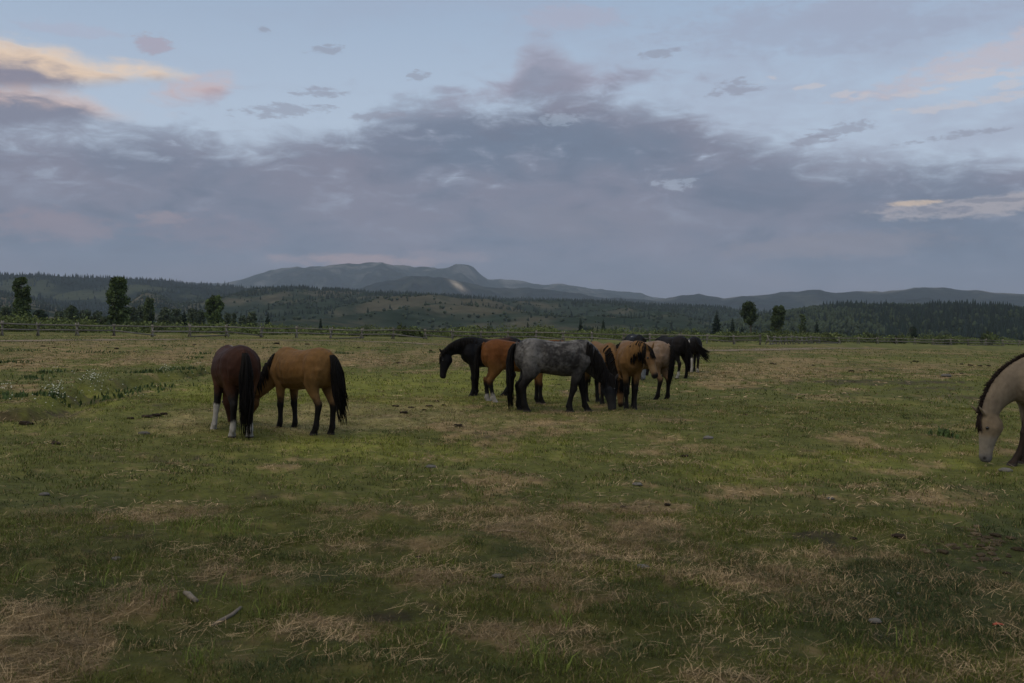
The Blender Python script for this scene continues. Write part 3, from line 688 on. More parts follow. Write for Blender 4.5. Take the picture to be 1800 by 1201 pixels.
    isleg = (bd < .16) & ~is_head & (V[:, 2] < .85)
    zk = spec.get('black_to', .62)
    kl = ss(zk + .10, zk - .10, zl) * isleg
    c = mix3(c, pc, kl)
    for i, (zs, wc) in spec.get('socks', {}).items():
        c = mix3(c, np.array(wc), ss(zs + .03, zs - .03, zl + .03 * n3) * isleg * (near_leg == i))
    hoof = isleg & (V[:, 2] < .058)
    c[hoof] = np.array(spec.get('hoof', (.045, .038, .032)))
    # head: muzzle, face
    hc = spec.get('headcoat')
    if hc is not None: c = mix3(c, np.array(hc), is_head * ss(-.05, .15, lit))
    for (a, b, colr, st) in spec.get('face_marks', ()):
        c = mix3(c, np.array(colr), is_head * ss(a - .08, a + .08, lit) * ss(b + .08, b - .08, lit) * st)
    if 'blaze' in spec:
        fl = (V - P3) @ fv; sl = np.abs((V - P3) @ hs)
        c = mix3(c, np.array(spec['blaze']), is_head * (fl > .02) * ss(.055, .03, sl) * (lit > .1))
    for (cx, cyy, cz, rr, colr) in spec.get('patches', ()):
        dq = np.linalg.norm((V - np.array((cx, cyy, cz))) / np.array(rr), axis=1) + .3 * n3
        c = mix3(c, np.array(colr), ss(1.1, .9, dq))
    c *= (1 + .16 * n3 + .14 * nl)[:, None]
    for sd_ in (-1, 1):                    # nostril and the dark eyelid
        for (tq, fo, so, rr) in ((.92, .035, .05, .022), (.27, .052, .085, .030)):
            e = P3 + hd * L * tq + fv * fo * k_(L) + hs * sd_ * so * k_(L)
            c = mix3(c, (.012, .010, .009), ss(1.3, .5, np.linalg.norm(V - e, axis=1) / (rr * k_(L))) * (.8 if tq > .5 else .45))
    set_cols(me, np.clip(c, .004, 1))
    # ---- hair
    def strands(lst, n=5):
        hm = MB()
        for pts, w0, colr in lst:
            r = [w0 * f for f in np.interp(np.linspace(0, 1, len(pts)), (0, .25, .7, 1), (.7, 1, .75, .12))]
            hm.tube(pts, r, 4, colr)
        return hm.mesh('hair', True)
    hair = np.array(spec.get('hair', (.008, .0066, .0058)))
    rl = random.Random(spec.get('seed', 1))
    lst = []; ml = spec.get('mane_len', .30); msides = spec.get('mane_side', (1,)); up_ = spec.get('roach', 0)
    nm = spec.get('mane_n', 90)
    crest = np.array(crest); sides = np.array(sides); halfw = np.array(halfw)
    for k in range(nm):
        t = rl.uniform(spec.get('mane_t0', .0), 1.0) ** .9 * 8; i = min(int(t), 7); f = t - i
        p = crest[i] * (1 - f) + crest[i + 1] * f; sv = unit(sides[i]); hw = halfw[i] * (1 - f) + halfw[i + 1] * f
        s = rl.choice(msides); tg = tang[i]; dvn = unit(p - (C[i] * (1 - f) + C[i + 1] * f))
        if up_:
            q = p + tg * rl.uniform(-.02, .02) - dvn * .03
            hh = up_ * rl.uniform(.55, 1.35)
            pts = [q, q + dvn * hh * .6 + sv * rl.uniform(-.02, .02), q + dvn * hh + sv * rl.uniform(-.04, .045) + tg * rl.uniform(-.02, .06)]
            lst.append((pts, .0095, hair * rl.uniform(.5, 1.8))); continue
        Lh = ml * rl.uniform(.6, 1.1); jx = rl.uniform(-.05, .05)
        pts = [p - dvn * .03]
        for u in (.18, .45, .75, 1.0):
            out = sv * s * (hw * min(1, u * 2.6) * 1.08 + .015)
            pts.append(p + out + np.array((jx * u, 0, -Lh * u)) + dvn * .02 * (1 - u) - dvn * .10 * u * (hw > .1))
        lst.append((pts, spec.get('mane_r', .018), hair * rl.uniform(.7, 1.5)))
    for k in range(spec.get('forelock', 14)):
        b = P3 + fv * .09 * k_(L) + hs * rl.uniform(-.04, .04) - hd * .03
        pts = [b - hd * .02, b + fv * .035 + hd * .07, b + fv * .03 + hd * rl.uniform(.15, .2) + hs * rl.uniform(-.04, .04), b + fv * .02 + hd * rl.uniform(.22, .3) + hs * rl.uniform(-.07, .07)]
        lst.append((pts, .011, hair * rl.uniform(.7, 1.5)))
    mane = strands(lst)
    lst = []; tl = spec.get('tail_len', 1.0); sway = np.array(spec.get('sway', (0, 0, 0))); tw = spec.get('tail_w', 1.0)
    b0 = np.array((-.80, 0, 1.36))
    for k in range(120):
        a = rl.uniform(0, 6.28); rr = math.sqrt(rl.random()); o = np.array((math.cos(a) * .55, math.sin(a), 0)) * rr
        Lq = tl * rl.uniform(.55, 1.06)
        pts = []
        for u in (0, .08, .2, .4, .6, .8, 1.0):
            back = .10 * math.sin(min(1, u * 3.2) * 1.57) + .02 * u
            wd = (.035 + .058 * math.sin(min(1, u * 1.25) * 2.2)) * tw
            pts.append(b0 + np.array((-back, 0, -Lq * max(0, u - .03))) + o * wd + sway * u * u + np.array((rl.uniform(-.02, .02), rl.uniform(-.02, .02), 0)) * (u > .3))
        lst.append((pts, .015 * tw, hair * rl.uniform(.6, 1.4)))
    core = [b0 + np.array((-(.10 * math.sin(min(1, u * 3.2) * 1.57)), 0, -tl * u)) + sway * u * u for u in (0, .08, .2, .4, .6, .75)]
    tail = strands(lst + [(core, .05 * tw, hair)])
    return me, mane, tail, [P3 + hd * L * .27 + fv * .052 * k_(L) + hs * s * .088 * k_(L) for s in (-1, 1)], crest
def k_(L): return L / .58
eye_b = MB()
eye_b.loft([ring((0, 0, .02 * math.sin(a)), (1, 0, 0), (0, 1, 0), .02 * math.cos(a) + .0005, .02 * math.cos(a) + .0005, 8) for a in np.linspace(-1.5, 1.5, 7)], (.006, .005, .004))
eye_me = eye_b.mesh('eye', True); eye_me.materials.append(m_eye)

def put_horse(foot_px, heading, scale, label, spec, local=(0, 0)):
    """foot_px: photo pixel of the ground point under local (x, y) of the horse"""
    p = hit(*foot_px); h = R(heading)
    lx, ly = local[0] * scale, local[1] * scale
    rx, ry = p[0] - (lx * math.cos(h) - ly * math.sin(h)), p[1] - (lx * math.sin(h) + ly * math.cos(h))
    me, mane, tail, eyes, _ = build_horse(spec)
    zs = min(float(T(rx + .5 * math.cos(h), ry + .5 * math.sin(h))), float(T(rx - .6 * math.cos(h), ry - .6 * math.sin(h))))
    root = empty('horse', (rx, ry, zs - .028), h, scale)
    tag(root, label, 'horse', 'grazing ranch horses')
    link('body', me, m_coat, root)
    link('mane', mane, m_hair, root)
    link('tail', tail, m_hair, root)
    for e in eyes:
        o = link('eye', eye_me, None, root); o.location = tuple(e)
    return root
WHITE = (.34, .31, .27); BLACK = (.011, .010, .010)
put_horse((424, 770), 117, .975, 'dark bay horse seen from behind with white stockings and a long black tail',
          dict(coat=(.048, .019, .011), second=(.026, .012, .009), under=(.075, .030, .014), poll=(1.15, -.12, .62), muzzle=(1.20, -.22, .06), swing=(-.05, .10, .06, -.04), lat=(.12, 0, .0, 0), belly=1.08,
               socks={0: (.52, WHITE), 2: (.30, WHITE), 3: (.26, WHITE)}, tail_len=1.32, tail_w=1.15, seed=3, thick=1.12, patches=[(.36, -.06, 1.44, (.05, .08, .03), WHITE)], black_to=.72), (-.62, 0))
put_horse((570, 765), 137, .96, 'golden buckskin horse grazing beside the dark bay, black tail towards the camera',
          dict(coat=(0.156, 0.082, 0.027), second=(0.126, 0.062, 0.020), under=(0.173, 0.098, 0.038), poll=(1.10, .30, .60), muzzle=(1.16, .42, .06), swing=(.02, -.10, .10, -.04), tail_len=1.12, tail_w=1.2, sway=(-.12, -.08, .0), seed=5, mane_side=(-1, 1), black_to=.60,
               face_marks=[(-.1, .75, (0.086, 0.040, 0.015), .8), (.75, 1.1, (.02, .015, .012), .9)], points=(.012, .010, .009)), (-.62, 0))
put_horse((829, 697), 194, 1.0, 'black horse facing left with half lowered head',
          dict(coat=(0.007, 0.007, 0.008), second=(0.012, 0.009, 0.008), poll=(1.17, 0, 1.04), muzzle=(1.23, 0, .46), neck=((.76, 0, 1.30), (1.0, 0, 1.20)), swing=(.02, -.14, .36, .22), tail_len=1.1, seed=7, mane_side=(1,), mane_len=.2, black_to=.7,
               patches=[(-.1, 0, 1.42, (.35, .25, .1), (.035, .018, .012))]), (.5, 0))
put_horse((859, 707), 2, 1.0, 'chestnut bay horse with white hind socks behind the grey roan',
          dict(coat=(0.126, 0.048, 0.013), second=(0.103, 0.036, 0.010), under=(0.160, 0.080, 0.026), poll=(1.22, 0, 1.30), muzzle=(1.40, -.02, .82), neck=((.80, 0, 1.30), (1.05, 0, 1.38)), swing=(.0, .1, -.02, .14), socks={2: (.22, WHITE), 3: (.25, WHITE)}, tail_len=1.05, sway=(.02, .05, 0), seed=9, mane_side=(-1, 1), black_to=.52, hoof=(.12, .09, .07)), (-.62, 0))
put_horse((919, 722), 4, 1.03, 'blue roan grey draft horse with black mane grazing side on',
          dict(coat=(.024, .0215, .020), dapple=(.165, .153, .14), poll=(1.12, -.06, .66), muzzle=(1.17, -.10, .05), swing=(.20, -.22, -.06, .05), thick=1.3, belly=1.06, neckscale=1.14, headcoat=(0.015, 0.015, 0.017), face_marks=[(.45, 1.1, (.024, .022, .020), .8)], tail_len=1.3, tail_w=1.3, sway=(.05, -.04, 0), seed=11, mane_side=(-1, 1), mane_len=.46, mane_n=150, black_to=.66, voxel=.016), (-.62, 0))
put_horse((1091, 716), -74, .97, 'tan buckskin horse grazing head on, black forelock hanging over its face',
          dict(coat=(0.156, 0.084, 0.033), second=(0.140, 0.073, 0.027), under=(0.166, 0.098, 0.045), poll=(1.16, 0, .60), muzzle=(1.24, 0, .06), face_marks=[(-.1, .5, (0.020, 0.013, 0.009), .8), (.85, 1.1, (.02, .015, .012), .9)], forelock=46, swing=(0, -.1, .1, 0), mane_n=260, mane_r=.014, seed=13, mane_side=(-1, 1), black_to=.60), (1.24, 0))
put_horse((1109, 721), -93, .97, 'dark maned buckskin facing the camera with its head turned aside',
          dict(coat=(0.150, 0.079, 0.027), second=(0.126, 0.060, 0.019), under=(0.160, 0.087, 0.034), poll=(.93, .30, 1.30), muzzle=(1.10, .46, .76), neck=((.78, 0, 1.36), (.86, .14, 1.42)), face=(.9, .5, .4), headcoat=(0.133, 0.073, 0.032), face_marks=[(.55, .82, (0.173, 0.116, 0.064), .6), (.86, 1.1, (.014, .012, .012), 1)], forelock=22,
               swing=(.06, -.06, .1, -.1), lat=(-.05, .03, 0, 0), mane_side=(-1, -1, -1, 1), mane_len=.44, mane_n=520, mane_t0=.22, mane_r=.014, seed=15, black_to=.66), (.5, 0))
put_horse((1165, 702), 138, .99, 'pale roan buckskin turned away behind the buckskin that faces the camera',
          dict(coat=(0.183, 0.120, 0.076), second=(0.156, 0.091, 0.045), under=(0.173, 0.095, 0.042), dapple=(0.206, 0.153, 0.113), poll=(1.2, .1, .62), muzzle=(1.28, .12, .06), swing=(0, .05, .10, -.05), tail_len=.95, sway=(.10, .05, 0), tail_w=.8, seed=17, black_to=.56), (-.62, 0))
put_horse((1131, 671), -84, 1.03, 'dark horse at the back of the group grazing with a pale grey face',
          dict(coat=(0.009, 0.009, 0.010), second=(0.013, 0.012, 0.011), poll=(1.14, 0, .68), muzzle=(1.2, 0, .10), headcoat=(0.126, 0.131, 0.136), patches=[(.2, .1, 1.45, (.06, .05, .06), WHITE), (.0, -.12, 1.42, (.05, .05, .05), WHITE)], seed=19, black_to=.7), (1.2, 0))
put_horse((1199, 666), 118, 1.0, 'black horse behind the group seen from the rear with one white sock',
          dict(coat=(0.009, 0.008, 0.008), second=(0.015, 0.011, 0.010), poll=(1.19, .1, .64), muzzle=(1.27, .12, .06), swing=(0, .1, .08, -.05), socks={2: (.30, WHITE)}, tail_len=1.2, seed=21, black_to=.7), (-.62, 0))
put_horse((1221, 655), 86, .98, 'black and white horse farthest right of the group with tail swishing to the side',
          dict(coat=(0.009, 0.008, 0.008), second=(0.013, 0.009, 0.009), poll=(1.19, .0, .64), muzzle=(1.27, 0, .06), swing=(0, .1, -.08, .06), socks={2: (.62, WHITE), 3: (.2, WHITE)}, patches=[(-.55, .27, 1.20, (.12, .12, .16), WHITE)], tail_len=1.0, sway=(-.12, -.50, .08), seed=23, black_to=.7), (-.62, 0))
put_horse((1731, 817), 184, 1.05, 'cream dun horse with clipped dark mane grazing at the right edge of the pasture',
          dict(coat=(.190, .148, .104), second=(.160, .120, .076), poll=(1.08, 0, .68), muzzle=(1.115, 0, .065), neck=((.80, 0, 1.15), (1.01, 0, .95)), neckscale=1.1, face_marks=[(-.1, .5, (0.199, 0.146, 0.091), .6), (.45, 1.1, (0.239, 0.226, 0.197), .45), (.84, 1.1, (.10, .095, .095), .8)], headcoat=(0.206, 0.153, 0.098), roach=.055, mane_n=800, hair=(.022, .015, .012), forelock=20, earf=.75, earup=.7,
               swing=(.30, .0, .1, -.1), seed=25, black_to=.62, points=(.03, .02, .015), voxel=.013, thick=1.05), (1.115, 0))

# ------------------------------------------------------------------ log fence (buck and rail)
def log(mb, a, b, r0, r1, c):
    a, b = np.array(a, float), np.array(b, float); m = (a + b) / 2 + np.array((0, 0, -.02 * np.linalg.norm(b - a) / 4)) + rng.normal(0, .015, 3)
    mb.tube([a, m, b], [r0, (r0 + r1) / 2, r1], 7, c)
def wood_c(): return np.array((.185, .165, .14)) * random.uniform(.6, 1.15)
def fence(name, nodes, label, hgt, group_rails=3, mess=0.0):
    P = []
    root = empty(name, nodes[0]); tag(root, label, 'fence'); o = np.array(nodes[0])
    tops = []
    for i, p in enumerate(nodes):
        t = np.array(nodes[min(i + 1, len(nodes) - 1)]) - np.array(nodes[max(i - 1, 0)]); t[2] = 0; t = unit(t); n = np.array((-t[1], t[0], 0))
        p = np.array(p) - o; h = hgt * random.uniform(.93, 1.06); mb = MB(); c = wood_c()
        sp = random.uniform(.32, .48)
        for s in (-1, 1):
            foot = p + n * s * sp + t * random.uniform(-.12, .12) - np.array((0, 0, .12)); head = p - n * s * .16 + t * (s * .07 + random.uniform(-.08, .08)) + np.array((0, 0, h * random.uniform(.97, 1.1)))
            log(mb, foot, head, .095, .075, c * random.uniform(.8, 1.15))
        log(mb, p - n * .36 + np.array((0, 0, h * .42)), p + n * .36 + np.array((0, 0, h * .44)), .06, .055, c)
        link('post', mb.mesh('post', True), m_wood, root)
        tops.append((p, n, h))
    levels = [.86, .46, .16][:group_rails]
    for (p, n, h), (q, n2, h2) in zip(tops[:-1], tops[1:]):
        for k, l in enumerate(levels):
            if k == 2 and random.random() < .75: continue
            a = p + np.array((0, 0, h * l)) - n * (.12 if k == 0 else .22); b = q + np.array((0, 0, h2 * l)) - n2 * (.12 if k == 0 else .22)
            if k and random.random() < mess: b = b - np.array((0, 0, h * random.uniform(.15, .4)))
            if k == 2: (a if random.random() < .5 else b)[2] -= .18
            d = unit(b - a); mb = MB(); log(mb, a - d * random.uniform(.15, .4), b + d * random.uniform(.15, .4), .085, .07, wood_c())
            link('rail', mb.mesh('rail', True), m_wood, root)
    return root
def gp(x, dist):
    lo, hi = 560.0, 700.0
    d = ray(x, 600); a = math.atan2(d[0], d[1])
    return np.array((dist * math.sin(a), dist * math.cos(a), float(T(dist * math.sin(a), dist * math.cos(a)))))
def dist_left(x): return np.interp(x, (0, 400, 800, 1100, 1340), (116, 127, 141, 146, 150))
lx = [-190, -128, -62, 5, 67, 136, 200, 268, 334, 398, 460, 522, 582, 636, 691, 747, 795, 845, 893, 942, 990, 1040, 1096, 1143, 1195, 1243, 1290, 1335]
fence('log_fence', [gp(x, dist_left(x)) for x in lx], 'weathered grey log rail fence on crossed posts crossing behind the horses from the left', 1.42, 3, .15)
c0, c1, c2 = gp(1338, 151), gp(1440, 205), gp(1960, 262)
n1, n2 = int(np.linalg.norm(c1 - c0) / 4.6), int(np.linalg.norm(c2 - c1) / 4.6)
nd = [c0 + (c1 - c0) * k / n1 for k in range(1, n1)] + [c1 + (c2 - c1) * k / n2 for k in range(n2 + 1)]
nd = [np.array((p[0], p[1], float(T(p[0], p[1])))) for p in nd]
fence('log_fence', nd, 'receding weathered log fence from the fence corner to the right edge', 1.35, 3, .1)

# ------------------------------------------------------------------ trees and bushes
def leaf_cloud(clumps, n, size, base, var=.35, flat=1.0):
    """clumps: (x, y, z, rx, ry, rz); small crossed leaf faces spread through the volume"""
    cl = np.array(clumps); w = cl[:, 3] * cl[:, 4] * cl[:, 5]; w = w ** .7; w /= w.sum()
    k = rng.choice(len(cl), n, p=w); d = rng.normal(size=(n, 3)); d /= np.linalg.norm(d, axis=1)[:, None]
    rad = rng.random(n) ** .45
    P = cl[k, :3] + d * rad[:, None] * cl[k, 3:6] * (.85 + .3 * rng.random((n, 1)))
    u = rng.normal(size=(n, 3)); u /= np.linalg.norm(u, axis=1)[:, None]; v = np.cross(u, rng.normal(size=(n, 3))); v /= np.linalg.norm(v, axis=1)[:, None]
    s = size * (.6 + .8 * rng.random((n, 1)))
    V = np.stack([P - u * s, P - v * s * .55, P + u * s, P + v * s * .55], 1).reshape(-1, 3)
    tone = (1 + var * rng.normal(size=len(cl)) * .6)[k] * (1 + var * .6 * rng.normal(size=n))
    C = np.array(base) * np.clip(tone, .45, 1.8)[:, None]
    return V, np.arange(4 * n), np.repeat(C, 4, 0)
def cloud_mesh(name, *a, **kw):
    V, f, C = leaf_cloud(*a, **kw)
    return make_mesh(name, V, f, np.full(len(f) // 4, 4), C)
BARK = (.10, .085, .07)
def trunk_mesh(h, r, lean, limbs, col=BARK):
    mb = MB(); pts = [np.array((lean * t * t, .2 * lean * t, h * t)) for t in np.linspace(0, 1, 6)]
    mb.tube(pts, [r * (1 - .75 * t) for t in np.linspace(0, 1, 6)], 8, col)
    for (t, az, ln, el) in limbs:
        b = np.array((lean * t * t, .2 * lean * t, h * t)); d = np.array((math.cos(az) * math.cos(el), math.sin(az) * math.cos(el), math.sin(el)))
        mb.tube([b, b + d * ln * .5 + np.array((0, 0, .05 * ln)), b + d * ln + np.array((0, 0, .18 * ln))], [r * .4, r * .28, r * .08], 5, col)
    return mb.mesh('trunk', True)
def broad_tree(name, x, dist, top_y, wid_px, label, cat='tree', form='column', base=(.048, .066, .022), n=2600, lean=0, trunk_frac=.15, leaf=.30, group=None, seed=0, trunkcol=BARK):
    g = np.random.default_rng(seed + 100)
    p = gp(x, dist); d = ray(x, top_y); H = CAM[2] + d[2] / math.hypot(d[0], d[1]) * dist - p[2]
    W = wid_px / F * dist / 2
    root = empty(name, p, g.random() * 6.28 if lean == 0 else 0); tag(root, label, cat, group)
    limbs = [(g.uniform(max(.12, trunk_frac * .9), .85), g.uniform(0, 6.28), W * g.uniform(.5, .95), g.uniform(.35, 1.0)) for k in range(14)]
    link('trunk', trunk_mesh(H * .93, .05 * W + .016 * H, lean, limbs, trunkcol), m_bark, root)
    cl = []
    for k in range(70 if form != 'column' else 95):
        t = g.uniform(0, 1); z = H * (trunk_frac + (1 - trunk_frac) * t)
        if form == 'column': env = W * .82 * (.45 + .75 * math.sin(math.pi * min(1, t * .9 + .12)) ** .8 * (1 - .3 * t))
        elif form == 'round': env = W * math.sqrt(max(.05, 1 - (2 * t - 1.05) ** 2)) * .86
        else: env = W * (1 - .35 * t) * .9
        a = g.uniform(0, 6.28); r = env * math.sqrt(g.random()) * .80; s = W * g.uniform(.12, .40); tz = z / H
        zc = min(max(z, H * trunk_frac + s * .6), H - s * .8)
        cl.append((lean * tz * tz + r * math.cos(a), .2 * lean * tz + r * math.sin(a), zc, s, s, s * g.uniform(.8, 1.3)))
    link('crown', cloud_mesh('crown', cl, int(n * 2.1), leaf * .80, tuple(q * 1.45 for q in base)), m_leaf, root)
    return root
def spruce_mesh(H, W, n_wh, base, g):
    mb = MB(); V = []; C = []
    for i in range(n_wh):
        t = (i + .5) / n_wh; z = H * (.05 + .95 * t); L = W * (1 - t) ** .85 * g.uniform(.75, 1.15) + .12
        nb = 9 if t < .7 else 6
        for b in range(nb):
            a = b / nb * 6.28 + g.uniform(0, 1.2) + i; l = L * g.uniform(.65, 1.12); dr = .25 * l
            d = np.array((math.cos(a), math.sin(a), 0)); s = np.array((-math.sin(a), math.cos(a), 0)); o = np.array((0, 0, z))
            w = .22 * l + .12; tone = np.array(base) * g.uniform(.6, 1.4)
            for (q0, q1, ww) in ((.05, .55, w), (.4, 1.0, w * .75)):
                p0 = o + d * l * q0 - np.array((0, 0, dr * q0)); p1 = o + d * l * q1 - np.array((0, 0, dr * q1 + g.uniform(0, .15)))
                m = (p0 + p1) / 2 - np.array((0, 0, .10 * l))
                V += [p0, m + s * ww, p1, m - s * ww]; C += [tone] * 4
                V += [p0, m - np.array((0, 0, ww * 1.1)), p1, m + np.array((0, 0, ww * .5))]; C += [tone * .9] * 4
    V = np.array(V); f = np.arange(len(V))
    return make_mesh('crown', V, f, np.full(len(f) // 4, 4), np.array(C))
def spruce(x, dist, top_y, wid_px, label, seed=0, group=None):
    g = np.random.default_rng(seed + 300); p = gp(x, dist); d = ray(x, top_y); H = CAM[2] + d[2] / math.hypot(d[0], d[1]) * dist - p[2]; W = wid_px / F * dist / 2
    root = empty('spruce_tree', p, g.random() * 6.28); tag(root, label, 'tree', group)
    mb = MB(); mb.tube([(0, 0, -.1), (0, 0, H * .5), (0, 0, H * .97)], [.03 * H * .5 + .05, .08, .02], 7, BARK)
    link('trunk', mb.mesh('trunk', True), m_bark, root)
    link('crown', spruce_mesh(H, W, int(12 + H * 1.3), (.022, .036, .022), g), m_leaf, root)
CW = (.052, .072, .024)
broad_tree('cottonwood_tree', 36, 205, 489, 34, 'tall narrow cottonwood nearest the left edge, standing behind the log fence', base=CW, n=3400, seed=1, trunk_frac=.06)
broad_tree('cottonwood_tree', 206, 190, 489, 43, 'tallest dense cottonwood left of the two dark spruces behind the log fence', base=(.044, .062, .020), n=4600, seed=2, trunk_frac=.08, leaf=.28, trunkcol=(.30, .28, .25))
broad_tree('cottonwood_tree', 377, 215, 520, 38, 'shorter full cottonwood above the dark bay horse', base=CW, n=3400, seed=3, trunk_frac=.06, form='round')
broad_tree('aspen_tree', 262, 225, 525, 24, 'slender pale aspen behind the small spruce right of the tallest cottonwood', base=(.058, .076, .030), n=1600, seed=4, trunk_frac=.1)
broad_tree('aspen_tree', 126, 260, 538, 30, 'rounded pale aspen between the two tall left cottonwoods', base=(.05, .066, .032), n=1300, seed=5, trunk_frac=.1, form='round')
broad_tree('shrub_tree', 71, 230, 545, 24, 'dark round leafy shrub tree right of the narrow left cottonwood', base=(.022, .032, .016), n=1100, seed=6, trunk_frac=.05, form='round')
broad_tree('cottonwood_tree', 1320, 275, 532, 33, 'leaning bare stemmed cottonwood right of the two tallest spruces', base=(.036, .050, .018), n=2600, seed=7, trunk_frac=.42, form='round', lean=-1.2)
broad_tree('cottonwood_tree', 1365, 270, 538, 30, 'round topped cottonwood beside the leaning one', base=(.038, .052, .019), n=2400, seed=8, trunk_frac=.25, form='round', lean=.5)
broad_tree('aspen_tree', 1410, 300, 553, 17, 'small pale oval aspen right of the round topped cottonwood', base=(.055, .072, .03), n=900, seed=9, trunk_frac=.1, form='column')
broad_tree('shrub_tree', 1604, 290, 575, 19, 'small dark pointed shrub tree standing above the right hand fence', base=(.018, .028, .016), n=700, seed=10, trunk_frac=.05, form='round')
ASP = ['hazy aspen just left of the tallest cottonwood, nearer its trunk of two', 'hazy aspen touching the left side of the tallest cottonwood crown', 'tall hazy aspen between the tallest cottonwood and the slender pale aspen', 'hazy aspen directly behind the slender pale aspen', 'broad hazy aspen right of the small dark spruce', 'hazy aspen left of the low dark spruce', 'hazy aspen right of the low dark spruce', 'low hazy aspen touching the left side of the full cottonwood', 'hazy aspen between the dark round shrub tree and the rounded pale aspen', 'wide hazy aspen at the very left edge of the picture',
       'small hazy aspen touching the right side of the full cottonwood', 'squat round hazy aspen left of the lone dark spruce', 'thin hazy aspen standing alone right of the full cottonwood', 'lowest hazy aspen between the thin one and the squat one']
for k, (x, dd, ty, w) in enumerate(((150, 330, 546, 26), (172, 345, 549, 22), (232, 310, 541, 26), (248, 330, 538, 22), (290, 320, 541, 30), (310, 340, 544, 26), (338, 330, 543, 26), (352, 345, 546, 22), (104, 330, 548, 22), (12, 330, 540, 34), (400, 340, 552, 20), (442, 330, 549, 22), (411, 330, 551, 8), (426, 345, 556, 16))):
    broad_tree('aspen_tree', x, dd, ty, w, ASP[k], base=(.052, .066, .036), n=900, seed=20 + k, trunk_frac=.1, form='column', leaf=.4, group='aspens in the grove behind the left cottonwoods')
for k, (x, dd, ty, w, lb) in enumerate(((264, 205, 541, 18, 'small dark spruce right of the tallest left cottonwood'), (323, 210, 545, 20, 'low dark spruce between the aspens and the full cottonwood'), (470, 225, 549, 17, 'lone dark spruce above the gap between bay and buckskin'),
        (563, 235, 559, 11, 'tiny dark spruce above the buckskin horse'), (927, 250, 566, 8, 'tiny narrow spruce above the chestnut bay'), (1020, 260, 558, 13, 'narrow pointed spruce above the blue roan'), (1060, 265, 560, 14, 'pointed spruce above the neck of the blue roan'),
        (1042, 265, 573, 7, 'stubby little spruce between the two pointed spruces'), (1050, 268, 573, 7, 'very small spruce touching the left foot of a pointed spruce'), (1083, 262, 574, 11, 'short spruce right of the pair of pointed spruces'),
        (1259, 250, 545, 27, 'largest dark spruce right of the horses'), (1287, 255, 558, 18, 'medium spruce between the largest spruce and the leaning cottonwood'), (1304, 265, 569, 9, 'little spruce at the foot of the leaning cottonwood'), (1435, 285, 561, 15, 'dark spruce right of the small oval aspen'))):
    spruce(x, dd, ty, w, lb, k)
# willow bushes: a few shapes, copied
def bush_mesh(seed, base, n=420):
    g = np.random.default_rng(seed); cl = []
    for k in range(14):
        a = g.uniform(0, 6.28); r = math.sqrt(g.random()) * .8; s = g.uniform(.25, .45)
        cl.append((r * math.cos(a), r * math.sin(a), g.uniform(.15, .85 - .35 * r), s, s, s * .8))
    return cloud_mesh('foliage', cl, n, .13, base)
bvar = [bush_mesh(k, b) for k, b in enumerate([(.105, .130, .036), (.085, .108, .034), (.12, .14, .045), (.062, .082, .030), (.135, .15, .06), (.045, .060, .026)])]
for b in bvar: b.materials.append(m_leaf)
stem_b = MB()
for k in range(6):
    a = k * 1.05; stem_b.tube([(0, 0, -.05), (.25 * math.cos(a), .25 * math.sin(a), .4), (.5 * math.cos(a), .5 * math.sin(a), .75)], [.03, .02, .008], 4, (.07, .055, .04))
stem_me = stem_b.mesh('stems'); stem_me.materials.append(m_bark)
def bush(x, dist, top_y, wid_px, v, label, group):
    p = gp(x, dist); d = ray(x, top_y); H = max(.6, CAM[2] + d[2] / math.hypot(d[0], d[1]) * dist - p[2]); W = wid_px / F * dist / 2
    root = empty('willow_bush', p, random.uniform(0, 6.28)); tag(root, label, 'bush', group)
    for nme, me in (('foliage', bvar[v]), ('stems', stem_me)):
        o = link(nme, me, None, root); o.scale = (W / 1.0, W / 1.0, H / 1.05)
for (x, dd, ty, w, v, lb) in ((1405, 232, 580, 50, 4, 'broad pale willow bush left of the row behind the fence corner'), (1450, 235, 579, 46, 2, 'rounded light green willow bush below the dark right hand spruce'), (1395, 238, 577, 18, 3, 'small dark bush at the foot of the round topped cottonwood'), (1530, 245, 580, 34, 1, 'dome shaped willow bush in the middle of the right hand fence'),
        (1572, 245, 583, 36, 0, 'wide low willow bush left of the dark pointed shrub tree'), (1737, 250, 579, 26, 1, 'tall willow bush farthest right above the fence'), (1468, 240, 583, 24, 0, 'small willow bush against the wooded hill'), (1665, 250, 588, 40, 0, 'long low bush right of the dark pointed shrub tree'),
        (720, 170, 566, 54, 0, 'wide leafy bush above the fence left of the black horse'), (690, 175, 570, 30, 2, 'light bush left of the wide leafy bush'), (862, 190, 568, 18, 0, 'small light bush above the back of the black horse'), (1137, 185, 579, 13, 3, 'small dark bush above the buckskins'), (642, 190, 568, 14, 3, 'little dark bush at the fence above the buckskin'),
        (172, 178, 546, 44, 5, 'dark bush at the left foot of the tallest cottonwood'), (32, 178, 553, 44, 0, 'leafy bush at the foot of the narrow left cottonwood'), (105, 176, 556, 44, 3, 'dark low bush right of the narrow left cottonwood'), (300, 182, 562, 50, 0, 'light low bush behind the fence below the aspens'), (443, 200, 557, 20, 5, 'dark bush left of the lone spruce'), (60, 182, 557, 40, 4, 'pale bush behind the fence near the left edge'),
        (235, 180, 560, 40, 3, 'dark low bush right of the tallest cottonwood'), (135, 180, 558, 40, 1, 'medium green bush left of the tallest cottonwood'), (378, 186, 563, 44, 1, 'medium green bush below the full cottonwood')):
    bush(x, dd, ty, w, v, lb, None)
